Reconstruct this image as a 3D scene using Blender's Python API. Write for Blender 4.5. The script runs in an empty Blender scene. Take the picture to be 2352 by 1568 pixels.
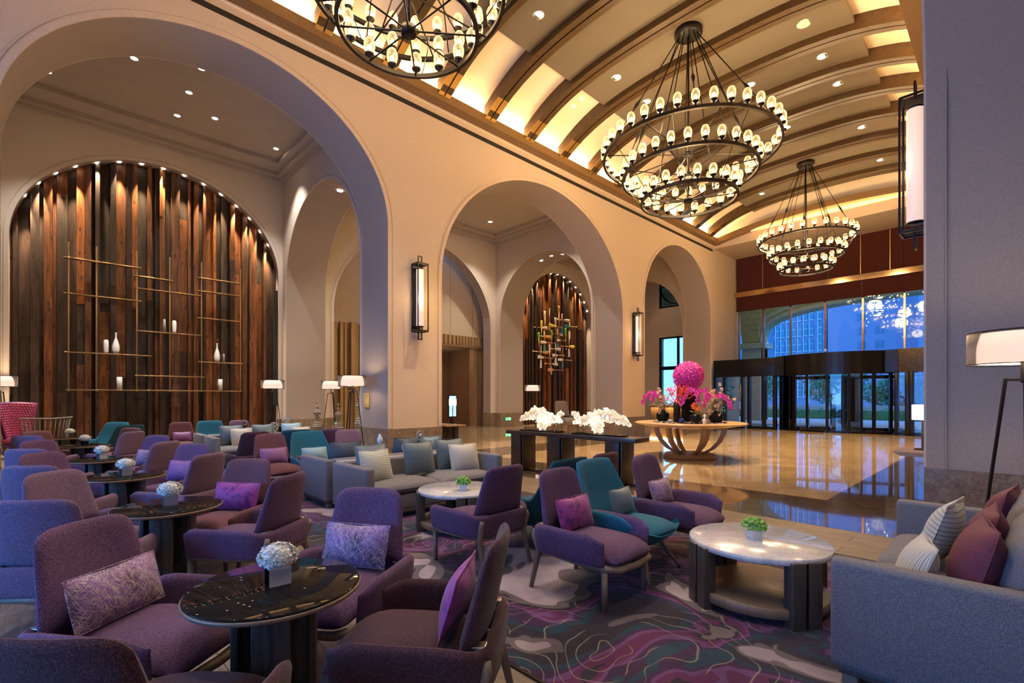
import bpy, bmesh, math, random
from mathutils import Vector, Matrix
random.seed(7)
PI = math.pi
sc = bpy.context.scene
C = sc.collection
# ------------------------------------------------------------------ camera
F, CX, CY, EYE = 2352*17/36, 1176.0, 912.0, 1.5
YAW = math.atan((2330-1176)/F)
sY, cY = math.sin(YAW), math.cos(YAW)
cam = bpy.data.cameras.new('camera'); cam.lens = 17; cam.sensor_width = 36; cam.sensor_fit = 'HORIZONTAL'
cam.shift_y = (912-784)/2352; cam.clip_end = 400; cam.clip_start = .02
co = bpy.data.objects.new('camera', cam); C.objects.link(co)
co.location = (0, 0, EYE); co.rotation_euler = (PI/2, 0, YAW); sc.camera = co
# ------------------------------------------------------------------ world, view
SKY = (0.16, 0.42, 1.0)
w = bpy.data.worlds.new('dusk'); sc.world = w; w.use_nodes = True
nt = w.node_tree; bg = nt.nodes['Background']
tc = nt.nodes.new('ShaderNodeTexCoord'); sp = nt.nodes.new('ShaderNodeSeparateXYZ'); cr = nt.nodes.new('ShaderNodeValToRGB')
nt.links.new(tc.outputs['Generated'], sp.inputs[0]); nt.links.new(sp.outputs['Z'], cr.inputs[0]); nt.links.new(cr.outputs[0], bg.inputs[0])
cr.color_ramp.elements[0].color = (0.24, 0.50, 1.0, 1); cr.color_ramp.elements[1].color = (0.05, 0.22, 0.85, 1)
bg.inputs[1].default_value = 4.0
sc.view_settings.view_transform = 'Standard'; sc.view_settings.look = 'None'
sc.view_settings.gamma = 1; sc.view_settings.use_curve_mapping = False
sc.view_settings.exposure = 0.0
cyc = sc.cycles
cyc.max_bounces = 7; cyc.diffuse_bounces = 4; cyc.glossy_bounces = 3; cyc.transmission_bounces = 4; cyc.transparent_max_bounces = 32
cyc.sample_clamp_indirect = 4; cyc.caustics_reflective = False; cyc.caustics_refractive = False; cyc.use_light_tree = True

def light(kind, name, loc, col, e, rot=(0,0,0), size=.3, sy=None, spot=None, blend=.6):
    L = bpy.data.lights.new(name, kind); L.color = col; L.energy = e
    if kind == 'AREA':
        L.shape = 'RECTANGLE'; L.size = size; L.size_y = sy or size
    elif kind == 'SPOT':
        L.spot_size = spot; L.spot_blend = blend; L.shadow_soft_size = size
    else: L.shadow_soft_size = size
    o = bpy.data.objects.new(name, L); C.objects.link(o); o.location = loc; o.rotation_euler = rot
    return o
WARM = (1.0, .56, .22); WARM2 = (1.0, .67, .33); BLUE = (.08, .33, 1.0); NEUT = (1.0, .80, .62)
# dusk daylight entering the tall rear glazing plus a free-standing blue area light in the windowless right aisle
light('AREA', 'rear_daylight', (-5.3, -6.9, 2.15), BLUE, 680, (PI/2, 0, 0), 8.6, 4.0)
light('AREA', 'aisle_blue_light', (2.6, -1.5, 2.4), BLUE, 12, (PI/2, 0, 1.0), 3.5, 3.6)
# cove light strips hidden behind both cornice beams
COVE = 1150
light('AREA', 'cove_strip_left', (-10.52, 9, 9.40), WARM, COVE, (PI, 0, 0), .12, 31)
light('AREA', 'cove_strip_right', (-1.30, 9, 9.40), WARM, COVE*.75, (PI, 0, 0), .12, 31)
light('AREA', 'cove_strip_end', (-6.0, 24.62, 9.55), WARM, 90, (PI, 0, 0), 8.4, .1)

# ------------------------------------------------------------------ helpers: objects
def tag(o, label=None, cat=None, group=None, kind=None):
    if label: o['label'] = label
    if cat: o['category'] = cat
    if group: o['group'] = group
    if kind: o['kind'] = kind
    return o
def empty(name, loc=(0,0,0), rz=0, label=None, cat=None, group=None):
    o = bpy.data.objects.new(name, None); C.objects.link(o); o.location = loc; o.rotation_euler = (0,0,rz)
    o.empty_display_size = .1
    return tag(o, label, cat, group)
def copy_tree(o, parent=None):
    c = o.copy(); C.objects.link(c)
    if parent: c.parent = parent
    for ch in o.children: copy_tree(ch, c)
    return c
def rbox_pts(cx, cy, cz, sx, sy, sz, b):
    # chamfered box: 24 points
    hx, hy, hz = sx/2, sy/2, sz/2; b = min(b, hx*.98, hy*.98, hz*.98)
    return hx, hy, hz, b
class MB:
    def __init__(s): s.v = []; s.f = []; s.m = []; s.sm = []; s.mats = []
    def mi(s, m):
        if m not in s.mats: s.mats.append(m)
        return s.mats.index(m)
    def add(s, vs, fs, m=None, smooth=False, M=None):
        n = len(s.v); k = s.mi(m)
        s.v += [tuple(M @ Vector(p)) for p in vs] if M else [tuple(p) for p in vs]
        for f in fs: s.f.append([i+n for i in f]); s.m.append(k); s.sm.append(smooth)
        return s
    def box(s, x0, x1, y0, y1, z0, z1, m=None, b=0, M=None):
        if b <= 0:
            vs = [(x, y, z) for x in (x0, x1) for y in (y0, y1) for z in (z0, z1)]
            fs = [(0,1,3,2),(4,6,7,5),(0,4,5,1),(2,3,7,6),(0,2,6,4),(1,5,7,3)]
            return s.add(vs, fs, m, False, M)
        bm = bmesh.new(); bmesh.ops.create_cube(bm, size=1)
        for v in bm.verts: v.co = Vector(((x0+x1)/2+v.co.x*(x1-x0), (y0+y1)/2+v.co.y*(y1-y0), (z0+z1)/2+v.co.z*(z1-z0)))
        b = min(b, abs(x1-x0)*.45, abs(y1-y0)*.45, abs(z1-z0)*.45)
        bmesh.ops.bevel(bm, geom=list(bm.edges), offset=b, segments=2, affect='EDGES', profile=.6)
        bm.verts.index_update()
        s.add([v.co[:] for v in bm.verts], [[v.index for v in f.verts] for f in bm.faces], m, True, M); bm.free()
        return s
    def prism(s, poly, axis, a, b_, m=None, M=None):
        # poly: 2D outline; axis 'x': poly is (y,z) extruded in x, etc.
        n = len(poly)
        def P(p, t):
            return {'x': (t, p[0], p[1]), 'y': (p[0], t, p[1]), 'z': (p[0], p[1], t)}[axis]
        vs = [P(p, a) for p in poly] + [P(p, b_) for p in poly]
        bm = bmesh.new(); bv = [bm.verts.new(v) for v in vs]
        bm.faces.new(bv[:n]); bm.faces.new(bv[n:][::-1])
        for i in range(n): bm.faces.new((bv[i], bv[(i+1) % n], bv[n+(i+1) % n], bv[n+i]))
        bmesh.ops.recalc_face_normals(bm, faces=list(bm.faces))
        bmesh.ops.triangulate(bm, faces=[f for f in bm.faces if len(f.verts) > 4])
        bm.verts.index_update()
        s.add([v.co[:] for v in bm.verts], [[v.index for v in f.verts] for f in bm.faces], m, False, M); bm.free()
        return s
    def tube(s, pts, r, m=None, n=8, cap=True, M=None, flat=None):
        pts = [Vector(p) for p in pts]; k = len(pts)
        rs = r if isinstance(r, (list, tuple)) else [r]*k
        vs = []; up = Vector((0,0,1)); prev = None
        for i, p in enumerate(pts):
            t = (pts[min(i+1, k-1)]-pts[max(i-1, 0)]).normalized()
            if prev is None:
                a = t.cross(up)
                if a.length < .1: a = t.cross(Vector((1,0,0)))
            else: a = prev - t*prev.dot(t)
            a.normalize(); prev = a; b = t.cross(a)
            for j in range(n):
                q = 2*PI*(j+.5)/n
                vs.append(p + a*math.cos(q)*rs[i] + b*math.sin(q)*rs[i]*(flat or 1))
        fs = [(i*n+j, i*n+(j+1) % n, (i+1)*n+(j+1) % n, (i+1)*n+j) for i in range(k-1) for j in range(n)]
        if cap: fs += [list(range(n))[::-1], [(k-1)*n+j for j in range(n)]]
        return s.add(vs, fs, m, n > 4, M)
    def ring(s, c, R, r, m=None, n=48, k=8, rz=None, M=None):
        vs = []; rz = rz or r
        for i in range(n):
            a = 2*PI*i/n
            for j in range(k):
                q = 2*PI*(j+.5)/k
                vs.append((c[0]+(R+r*math.cos(q))*math.cos(a), c[1]+(R+r*math.cos(q))*math.sin(a), c[2]+rz*math.sin(q)))
        fs = [(i*k+j, i*k+(j+1) % k, ((i+1) % n)*k+(j+1) % k, ((i+1) % n)*k+j) for i in range(n) for j in range(k)]
        return s.add(vs, fs, m, k > 4, M)
    def lathe(s, prof, m=None, n=24, c=(0,0,0), M=None, smooth=True, cap=True):
        if abs(prof[0][0]-prof[-1][0]) < 1e-6 and abs(prof[0][1]-prof[-1][1]) < 1e-6: cap = False
        vs = [(c[0]+r*math.cos(2*PI*i/n), c[1]+r*math.sin(2*PI*i/n), c[2]+z) for r, z in prof for i in range(n)]
        k = len(prof)
        fs = [(i*n+j, i*n+(j+1) % n, (i+1)*n+(j+1) % n, (i+1)*n+j) for i in range(k-1) for j in range(n)]
        if cap and prof[0][0] > 1e-5: fs.append(list(range(n))[::-1])
        if cap and prof[-1][0] > 1e-5: fs.append([(k-1)*n+j for j in range(n)])
        return s.add(vs, fs, m, smooth, M)
    def slab(s, fn, th, nu=14, nv=12, m=None, p=8.0, edge=None, M=None):
        # fn(u,v)->point of the mid surface, u,v in [-1,1]; thickness closes to a rounded edge
        us = [-math.cos(PI*i/nu) for i in range(nu+1)]; vs_ = [-math.cos(PI*i/nv) for i in range(nv+1)]
        P = [[Vector(fn(u, v)) for v in vs_] for u in us]
        top = []; bot = []
        for i, u in enumerate(us):
            for j, v in enumerate(vs_):
                du = P[min(i+1, nu)][j]-P[max(i-1, 0)][j]; dv = P[i][min(j+1, nv)]-P[i][max(j-1, 0)]
                nrm = du.cross(dv)
                nrm = nrm.normalized() if nrm.length > 1e-9 else Vector((0,0,1))
                t = ((1-min(1, abs(u))**p)*(1-min(1, abs(v))**p))**.5 if True else 1
                tt = th(u, v) if callable(th) else th
                top.append(P[i][j]+nrm*tt/2*t); bot.append(P[i][j]-nrm*tt/2*t)
        W = nv+1; N = len(top); fs = []
        for i in range(nu):
            for j in range(nv):
                a, b, c_, d = i*W+j, (i+1)*W+j, (i+1)*W+j+1, i*W+j+1
                fs.append((a, b, c_, d)); fs.append((N+d, N+c_, N+b, N+a))
        return s.add(top+bot, fs, m, True, M)
    def build(s, name, parent=None, ang=None, kind=None):
        me = bpy.data.meshes.new(name)
        me.from_pydata(s.v, [], s.f)
        for m in s.mats: me.materials.append(m)
        me.polygons.foreach_set('material_index', s.m); me.polygons.foreach_set('use_smooth', s.sm)
        me.update()
        if ang: me.set_sharp_from_angle(angle=math.radians(ang))
        o = bpy.data.objects.new(name, me); C.objects.link(o)
        if parent: o.parent = parent
        if kind: o['kind'] = kind
        return o
def weld(o, d=1e-4):
    bm = bmesh.new(); bm.from_mesh(o.data); bmesh.ops.remove_doubles(bm, verts=list(bm.verts), dist=d)
    bm.to_mesh(o.data); bm.free(); return o
# points on real planes, read off the photograph's perspective
def onX(X, u, v):
    r = (u-CX)/F; d = X/(r*cY-sY); return (X, d*(r*sY+cY), EYE+(CY-v)*d/F)
def onY(Y, u, v):
    r = (u-CX)/F; d = Y/(r*sY+cY); return (d*(r*cY-sY), Y, EYE+(CY-v)*d/F)

# ------------------------------------------------------------------ materials
def newmat(name):
    m = bpy.data.materials.new(name); m.use_nodes = True
    return m, m.node_tree, m.node_tree.nodes['Principled BSDF']
def N(nt, t, **kw):
    n = nt.nodes.new('ShaderNode'+t)
    for k, v in kw.items():
        if k in n.inputs: n.inputs[k].default_value = v
        else: setattr(n, k, v)
    return n
def coords(nt, scale=(1,1,1), kind='Object', rot=(0,0,0)):
    tc = N(nt, 'TexCoord'); mp = N(nt, 'Mapping'); mp.inputs['Scale'].default_value = scale; mp.inputs['Rotation'].default_value = rot
    nt.links.new(tc.outputs[kind], mp.inputs[0]); return mp.outputs[0]
def ramp(nt, fac, stops, interp='LINEAR'):
    r = N(nt, 'ValToRGB'); cr = r.color_ramp; cr.interpolation = interp
    while len(cr.elements) < len(stops): cr.elements.new(.5)
    for e, (p, c) in zip(cr.elements, stops): e.position = p; e.color = (*c, 1)
    nt.links.new(fac, r.inputs[0]); return r.outputs[0]
def bump(nt, b, h, strength=.3, dist=.01):
    n = N(nt, 'Bump', Strength=strength, Distance=dist); nt.links.new(h, n.inputs['Height']); nt.links.new(n.outputs[0], b.inputs['Normal'])
def noisy(name, c1, c2, scale=5, rough=.6, metal=0, bstr=.1, bdist=.005, detail=4, sc3=(1,1,1), spec=.5, lo=.35, hi=.65, coat=0, kind='Object', dist=0):
    m, nt, b = newmat(name)
    v = coords(nt, sc3, kind)
    n = N(nt, 'TexNoise', Scale=scale, Detail=detail, Distortion=dist); nt.links.new(v, n.inputs['Vector'])
    nt.links.new(ramp(nt, n.outputs['Fac'], [(lo, c1), (hi, c2)]), b.inputs['Base Color'])
    b.inputs['Roughness'].default_value = rough; b.inputs['Metallic'].default_value = metal
    b.inputs['Specular IOR Level'].default_value = spec; b.inputs['Coat Weight'].default_value = coat
    b.inputs['Coat Roughness'].default_value = .05
    if bstr: bump(nt, b, n.outputs['Fac'], bstr, bdist)
    return m
def plain(name, c, rough=.5, metal=0, spec=.5, emit=None, es=0, coat=0):
    m, nt, b = newmat(name); b.inputs['Base Color'].default_value = (*c, 1)
    b.inputs['Roughness'].default_value = rough; b.inputs['Metallic'].default_value = metal; b.inputs['Specular IOR Level'].default_value = spec
    b.inputs['Coat Weight'].default_value = coat
    if emit: b.inputs['Emission Color'].default_value = (*emit, 1); b.inputs['Emission Strength'].default_value = es
    return m
def fabric(name, base, dark, light_, scale=230, rough=.85, sheen=.08, big=None):
    m, nt, b = newmat(name); v = coords(nt)
    n = N(nt, 'TexNoise', Scale=scale, Detail=2); n.inputs['Roughness'].default_value = .7; nt.links.new(v, n.inputs['Vector'])
    col = ramp(nt, n.outputs['Fac'], [(.32, dark), (.5, base), (.70, light_)])
    if big:
        n2 = N(nt, 'TexNoise', Scale=3, Detail=2); nt.links.new(v, n2.inputs['Vector'])
        mx = N(nt, 'Mix', data_type='RGBA', blend_type='MULTIPLY'); mx.inputs[0].default_value = big
        nt.links.new(col, mx.inputs[6]); nt.links.new(ramp(nt, n2.outputs['Fac'], [(.3, (.6,.6,.6)), (.7, (1.2,1.2,1.2))]), mx.inputs[7]); col = mx.outputs[2]
    nt.links.new(col, b.inputs['Base Color'])
    b.inputs['Roughness'].default_value = rough; b.inputs['Sheen Weight'].default_value = sheen; b.inputs['Specular IOR Level'].default_value = .25
    bump(nt, b, n.outputs['Fac'], .35, .004)
    return m
def wood(name, c1, c2, rough=.45, sc3=(1,1,8), scale=6, coat=0, kind='Object', var=0):
    m, nt, b = newmat(name); v = coords(nt, sc3, kind)
    n = N(nt, 'TexNoise', Scale=scale, Detail=6, Distortion=.6); nt.links.new(v, n.inputs['Vector'])
    col = ramp(nt, n.outputs['Fac'], [(.3, c1), (.7, c2)])
    if var:
        oi = N(nt, 'ObjectInfo'); mx = N(nt, 'Mix', data_type='RGBA', blend_type='MULTIPLY'); mx.inputs[0].default_value = 1
        nt.links.new(col, mx.inputs[6]); nt.links.new(ramp(nt, oi.outputs['Random'], [(0, (1-var,)*3), (1, (1+var,)*3)]), mx.inputs[7]); col = mx.outputs[2]
    nt.links.new(col, b.inputs['Base Color']); b.inputs['Roughness'].default_value = rough; b.inputs['Coat Weight'].default_value = coat
    bump(nt, b, n.outputs['Fac'], .15, .003)
    return m
def marble(name, stops, scale, rough, veins=None, coat=0, spec=.5, vscale=3, var=0):
    m, nt, b = newmat(name); v = coords(nt, (1,1,1), 'Object')
    if var:
        oi = N(nt, 'ObjectInfo'); ad = N(nt, 'VectorMath', operation='ADD'); ml = N(nt, 'Math', operation='MULTIPLY'); ml.inputs[1].default_value = 60
        nt.links.new(oi.outputs['Random'], ml.inputs[0]); nt.links.new(v, ad.inputs[0]); nt.links.new(ml.outputs[0], ad.inputs[1]); v = ad.outputs[0]
    n = N(nt, 'TexNoise', Scale=scale, Detail=8, Distortion=1.2); nt.links.new(v, n.inputs['Vector'])
    col = ramp(nt, n.outputs['Fac'], stops)
    if veins:
        n2 = N(nt, 'TexNoise', Scale=vscale, Detail=6, Distortion=2.5); nt.links.new(v, n2.inputs['Vector'])
        mk = ramp(nt, n2.outputs['Fac'], [(.485, (0,0,0)), (.5, (1,1,1)), (.515, (0,0,0))])
        mx = N(nt, 'Mix', data_type='RGBA'); nt.links.new(mk, mx.inputs[0]); nt.links.new(col, mx.inputs[6]); mx.inputs[7].default_value = (*veins, 1); col = mx.outputs[2]
    nt.links.new(col, b.inputs['Base Color']); b.inputs['Roughness'].default_value = rough; b.inputs['Specular IOR Level'].default_value = spec
    b.inputs['Coat Weight'].default_value = coat; b.inputs['Coat Roughness'].default_value = .02
    return m
M_plaster = noisy('wall_fabric_plaster', (.56,.45,.345), (.64,.52,.40), 60, .85, bstr=.25, bdist=.006, sc3=(1,1,.25))
M_plaster2 = noisy('inner_plaster', (.50,.43,.37), (.56,.48,.41), 60, .85, bstr=.2, bdist=.005)
M_reveal = noisy('dark_reveal_plaster', (.29,.245,.225), (.34,.29,.265), 60, .85, bstr=.15, bdist=.004)  # darker than the wall face plaster; used on arch reveals
M_panelcloth = noisy('cream_wall_cloth', (.50,.42,.30), (.60,.50,.37), 90, .9, bstr=.25, bdist=.006, sc3=(1,1,.4))
M_ceil = noisy('vault_dark_plaster', (.115,.096,.07), (.16,.134,.098), 120, .9, bstr=.35, bdist=.004)
M_cove = plain('vault_cream_plaster', (.86,.76,.60), .85)
M_bayceil = noisy('bay_ceiling_paint', (.46,.41,.37), (.49,.44,.39), 3, .9, bstr=0)
M_rib = wood('oak_veneer_rib', (.046,.025,.008), (.072,.040,.013), .42, (1,1,1), 9)
M_beam = wood('oak_veneer_beam', (.17,.10,.038), (.24,.145,.06), .45, (8,1,8), 9)
M_slat = wood('oak_slat', (.33,.20,.08), (.42,.27,.12), .5, (6,6,1), 5)
M_gold = plain('brushed_brass', (.75,.52,.20), .28, 1)
M_shelf = plain('aged_brass', (.40,.27,.14), .35, 1)
M_slot = plain('black_linear_grille', (.012,.010,.009), .6)
M_base = marble('brown_marble_base', [(.3,(.13,.095,.07)),(.55,(.20,.15,.11)),(.75,(.30,.23,.17))], 9, .22, (.40,.33,.27), coat=.3, vscale=11)
M_floorm = marble('polished_beige_marble', [(.3,(.46,.32,.18)),(.5,(.58,.42,.25)),(.7,(.70,.54,.35))], 1.6, .05, (.60,.48,.33), spec=1.0, vscale=2, var=1, coat=.6)
M_floord = marble('polished_brown_marble', [(.3,(.07,.05,.035)),(.55,(.12,.085,.055)),(.75,(.19,.14,.09))], 5, .05, (.36,.29,.22), spec=1.0, vscale=10, var=1, coat=.5)
M_plank = wood('grey_oak_plank', (.12,.095,.075), (.26,.205,.16), .42, (1.2,14,1), 3, var=.18)
M_floorsub = plain('floor_joint', (.10,.075,.055), .6)
M_dark = wood('dark_wenge', (.022,.015,.012), (.05,.034,.027), .32, (1,1,6), 6, coat=.2)
M_legwood = wood('grey_oak_leg', (.16,.12,.09), (.25,.19,.14), .5, (6,6,1), 8)
M_tblwood = wood('dark_oak_leg', (.05,.04,.033), (.10,.08,.065), .45, (10,10,1), 8)
M_oak = wood('pale_oak', (.38,.25,.13), (.50,.34,.19), .35, (2,8,2), 4, coat=.15)
M_oakd = wood('brown_oak', (.20,.13,.08), (.28,.19,.12), .4, (6,6,1), 5)
M_iron = plain('blackened_iron', (.018,.016,.016), .45, .7)
M_bronze = noisy('dark_bronze', (.05,.038,.028), (.09,.07,.05), 20, .4, .9, .05)
M_black = plain('black_metal', (.012,.012,.014), .35, .4)
M_blackframe = plain('dark_door_metal', (.014,.014,.018), .25, .6)
M_white = plain('white_ceramic', (.80,.80,.80), .25)
M_copper = plain('polished_copper_mullion', (.55,.33,.20), .16, 1)
M_steelgold = plain('bronze_mirror_band', (.62,.42,.24), .12, 1)
M_silver = plain('silver_metal', (.55,.55,.55), .3, 1)
M_curtain = fabric('maroon_blind_cloth', (.052,.010,.008), (.035,.006,.005), (.08,.016,.011), 60, .9, .15)
PURP = ((.090,.040,.112), (.026,.011,.040), (.33,.21,.35))
M_purple = fabric('purple_melange', *PURP, scale=340, big=.4)
M_violet = fabric('lilac_melange', (.135,.078,.150), (.055,.030,.065), (.42,.32,.46), 340)
M_plum = fabric('plum_melange', (.115,.042,.060), (.045,.014,.022), (.32,.17,.19), 340)
M_darkplum = fabric('dark_plum_cloth', (.045,.016,.028), (.018,.006,.012), (.12,.06,.08), 210, sheen=.15)
M_teal = fabric('teal_wool', (.010,.125,.215), (.006,.085,.155), (.03,.20,.32), 210)
M_tealdk = fabric('dark_teal_wool', (.014,.075,.115), (.008,.05,.08), (.03,.13,.19), 210)
M_sofa = fabric('taupe_weave', (.165,.16,.175), (.085,.082,.09), (.31,.30,.32), 330)
M_sofablue = fabric('blue_herringbone_weave', (.055,.095,.145), (.02,.04,.07), (.14,.21,.29), 300)
M_red = noisy('magenta_quilt', (.22,.012,.05), (.26,.018,.08), 3, .5, bstr=0)
M_redout = plain('violet_leather', (.11,.02,.17), .45)

# pillows, patterned cloths, leaves, lamp glass
def pattern_cloth(name, kind):
    m, nt, b = newmat(name); v = coords(nt, (1,1,1), 'Object')
    b.inputs['Roughness'].default_value = .6; b.inputs['Sheen Weight'].default_value = .2
    if kind == 'scratch':      # violet satin with pale crossed threads
        col = None
        base = N(nt, 'TexNoise', Scale=6); nt.links.new(v, base.inputs['Vector'])
        col = ramp(nt, base.outputs['Fac'], [(.35, (.06,.02,.09)), (.6, (.20,.08,.34))])
        for k, rz in enumerate((.6, -.7, 1.3)):
            vr = coords(nt, (1, 1, 1), 'Object', (rz, 0, 0)); m9 = N(nt, 'Mapping'); m9.inputs['Scale'].default_value = (20, 16, 330); nt.links.new(vr, m9.inputs[0]); vv = m9.outputs[0]
            n = N(nt, 'TexNoise', Scale=1.3, Detail=1); nt.links.new(vv, n.inputs['Vector'])
            mk = ramp(nt, n.outputs['Fac'], [(.60, (0,0,0)), (.63, (1,1,1))])
            mx = N(nt, 'Mix', data_type='RGBA'); nt.links.new(mk, mx.inputs[0]); nt.links.new(col, mx.inputs[6]); mx.inputs[7].default_value = (.50,.42,.40,1); col = mx.outputs[2]
    elif kind == 'flame':
        n = N(nt, 'TexNoise', Scale=9, Detail=3, Distortion=1.5); nt.links.new(v, n.inputs['Vector'])
        col = ramp(nt, n.outputs['Fac'], [(.38, (.10,.015,.13)), (.52, (.34,.03,.26)), (.66, (.22,.05,.24))])
    elif kind == 'stripe':
        wv = N(nt, 'TexWave', Scale=11); wv.bands_direction = 'Z'; wv.inputs['Distortion'].default_value = .25; nt.links.new(v, wv.inputs['Vector'])
        col = ramp(nt, wv.outputs['Fac'], [(.0, (.10,.20,.24)), (.25, (.62,.60,.50)), (.5, (.70,.68,.62)), (.75, (.30,.34,.20)), (1, (.66,.63,.55))])
    elif kind == 'stripev':
        wv = N(nt, 'TexWave', Scale=13); wv.bands_direction = 'Y'; wv.inputs['Distortion'].default_value = .25; nt.links.new(v, wv.inputs['Vector'])
        col = ramp(nt, wv.outputs['Fac'], [(.0, (.20,.25,.25)), (.3, (.62,.57,.46)), (.6, (.70,.66,.58)), (1, (.42,.38,.32))])
    elif kind == 'weave':
        ck = N(nt, 'TexBrick', Scale=30); sx = N(nt, 'SeparateXYZ'); cx = N(nt, 'CombineXYZ'); nt.links.new(v, sx.inputs[0]); nt.links.new(sx.outputs['Y'], cx.inputs['X']); nt.links.new(sx.outputs['Z'], cx.inputs['Y']); nt.links.new(cx.outputs[0], ck.inputs['Vector'])
        ck.inputs['Color1'].default_value = (.42,.60,.70,1); ck.inputs['Color2'].default_value = (.26,.44,.56,1); ck.inputs['Mortar'].default_value = (.03,.05,.07,1); ck.inputs['Mortar Size'].default_value = .09
        b.inputs['Roughness'].default_value = .4
        col = ck.outputs['Color']
    nt.links.new(col, b.inputs['Base Color'])
    return m
M_pscr = pattern_cloth('violet_thread_satin', 'scratch')
M_pflame = pattern_cloth('magenta_silk', 'flame')
M_pstripe = pattern_cloth('blue_green_stripe_cloth', 'stripe')
M_pstripev = pattern_cloth('cream_stripe_cloth', 'stripev')
M_pweave = pattern_cloth('blue_basketweave_silk', 'weave')
M_plilac = noisy('lilac_cloth', (.20,.09,.26), (.30,.14,.36), 60, .6)
M_pblue = noisy('pale_blue_cloth', (.22,.40,.52), (.34,.52,.62), 60, .6)
M_pmaroon = noisy('burgundy_linen', (.10,.022,.045), (.15,.035,.065), 120, .75)
M_petal = noisy('white_petal', (.72,.74,.66), (.88,.88,.84), 30, .6, bstr=0)
M_pink = noisy('magenta_petal', (.62,.02,.36), (.85,.08,.55), 25, .5, bstr=0)
M_peach = noisy('peach_petal', (.75,.42,.28), (.85,.62,.45), 25, .5, bstr=0)
M_coral = plain('red_coral', (.90,.09,.05), .5)
M_leaf = noisy('green_leaf', (.05,.14,.02), (.14,.30,.05), 20, .5, bstr=0)
M_moss = noisy('light_green_moss', (.14,.34,.05), (.30,.52,.12), 25, .7, bstr=0)
M_shade = plain('lamp_linen_lit', (.9,.8,.72), .8, emit=(1,.80,.68), es=2.7)
M_sconce = plain('sconce_linen_lit', (.9,.8,.72), .8, emit=(1,.66,.50), es=.78)
M_bulb = plain('glowing_bulb', (1,.9,.7), .5, emit=(1,.66,.32), es=30)
M_dl = plain('downlight_glow', (1,.9,.8), .5, emit=(1,.82,.62), es=30)
M_exit = plain('exit_green_glow', (0,.5,.2), .5, emit=(.02,.75,.28), es=1.3)
M_exitw = plain('exit_white_glow', (1,1,1), .5, emit=(.6,1,.75), es=1.4)
M_screen = plain('screen_glow', (.4,.7,.9), .5, emit=(.30,.75,1.0), es=1.6)
def glassy(name, tint, frac, rough=.03, ior=1.45, spec=1):
    m = bpy.data.materials.new(name); m.use_nodes = True; nt = m.node_tree; nt.nodes.clear()
    o = N(nt, 'OutputMaterial'); t = N(nt, 'BsdfTransparent'); g = N(nt, 'BsdfGlossy'); fr = N(nt, 'Fresnel'); mx = N(nt, 'MixShader')
    t.inputs[0].default_value = (*tint, 1); g.inputs['Roughness'].default_value = rough; fr.inputs[0].default_value = ior
    ml = N(nt, 'Math', operation='MULTIPLY_ADD'); ml.inputs[1].default_value = spec; ml.inputs[2].default_value = frac
    nt.links.new(fr.outputs[0], ml.inputs[0]); nt.links.new(ml.outputs[0], mx.inputs[0]); nt.links.new(t.outputs[0], mx.inputs[1]); nt.links.new(g.outputs[0], mx.inputs[2]); nt.links.new(mx.outputs[0], o.inputs[0])
    return m
M_glass = glassy('window_glass', (.70,.90,.96), .01)
M_doorglass = glassy('door_glass', (.93,.99,1.0), .005)
M_sheer = glassy('sheer_mesh', (.66,.60,.58), .03, .5, 1.2)
def seeded_glass():
    m = bpy.data.materials.new('seeded_amber_glass'); m.use_nodes = True; nt = m.node_tree; nt.nodes.clear()
    o = N(nt, 'OutputMaterial'); t = N(nt, 'BsdfTransparent'); e = N(nt, 'Emission'); g = N(nt, 'BsdfGlossy'); mx = N(nt, 'MixShader'); m2 = N(nt, 'MixShader')
    lw = N(nt, 'LayerWeight'); lw.inputs[0].default_value = .35
    n = N(nt, 'TexNoise', Scale=60); rp = ramp(nt, n.outputs['Fac'], [(.4, (.9,.45,.15)), (.7, (1,.68,.35))]); nt.links.new(rp, e.inputs[0])
    e.inputs[1].default_value = 4.6; t.inputs[0].default_value = (1,.88,.70,1); g.inputs['Roughness'].default_value = .1
    nt.links.new(lw.outputs['Facing'], mx.inputs[0]); nt.links.new(t.outputs[0], mx.inputs[1]); nt.links.new(e.outputs[0], mx.inputs[2])
    m2.inputs[0].default_value = .08; nt.links.new(mx.outputs[0], m2.inputs[1]); nt.links.new(g.outputs[0], m2.inputs[2]); nt.links.new(m2.outputs[0], o.inputs[0])
    return m
M_seed = seeded_glass()
def emissive_glass(name, em=0):
    m, nt, b = newmat(name); b.inputs['Transmission Weight'].default_value = 1; b.inputs['Roughness'].default_value = .04; b.inputs['IOR'].default_value = 1.35
    b.inputs['Base Color'].default_value = (1,.96,.9,1)
    if em: b.inputs['Emission Color'].default_value = (1,.85,.65,1); b.inputs['Emission Strength'].default_value = em
    return m
M_crystal_glow = emissive_glass('crystal', .24)  # slight emission paints the sparkle into the crystal, no lamp inside
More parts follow.
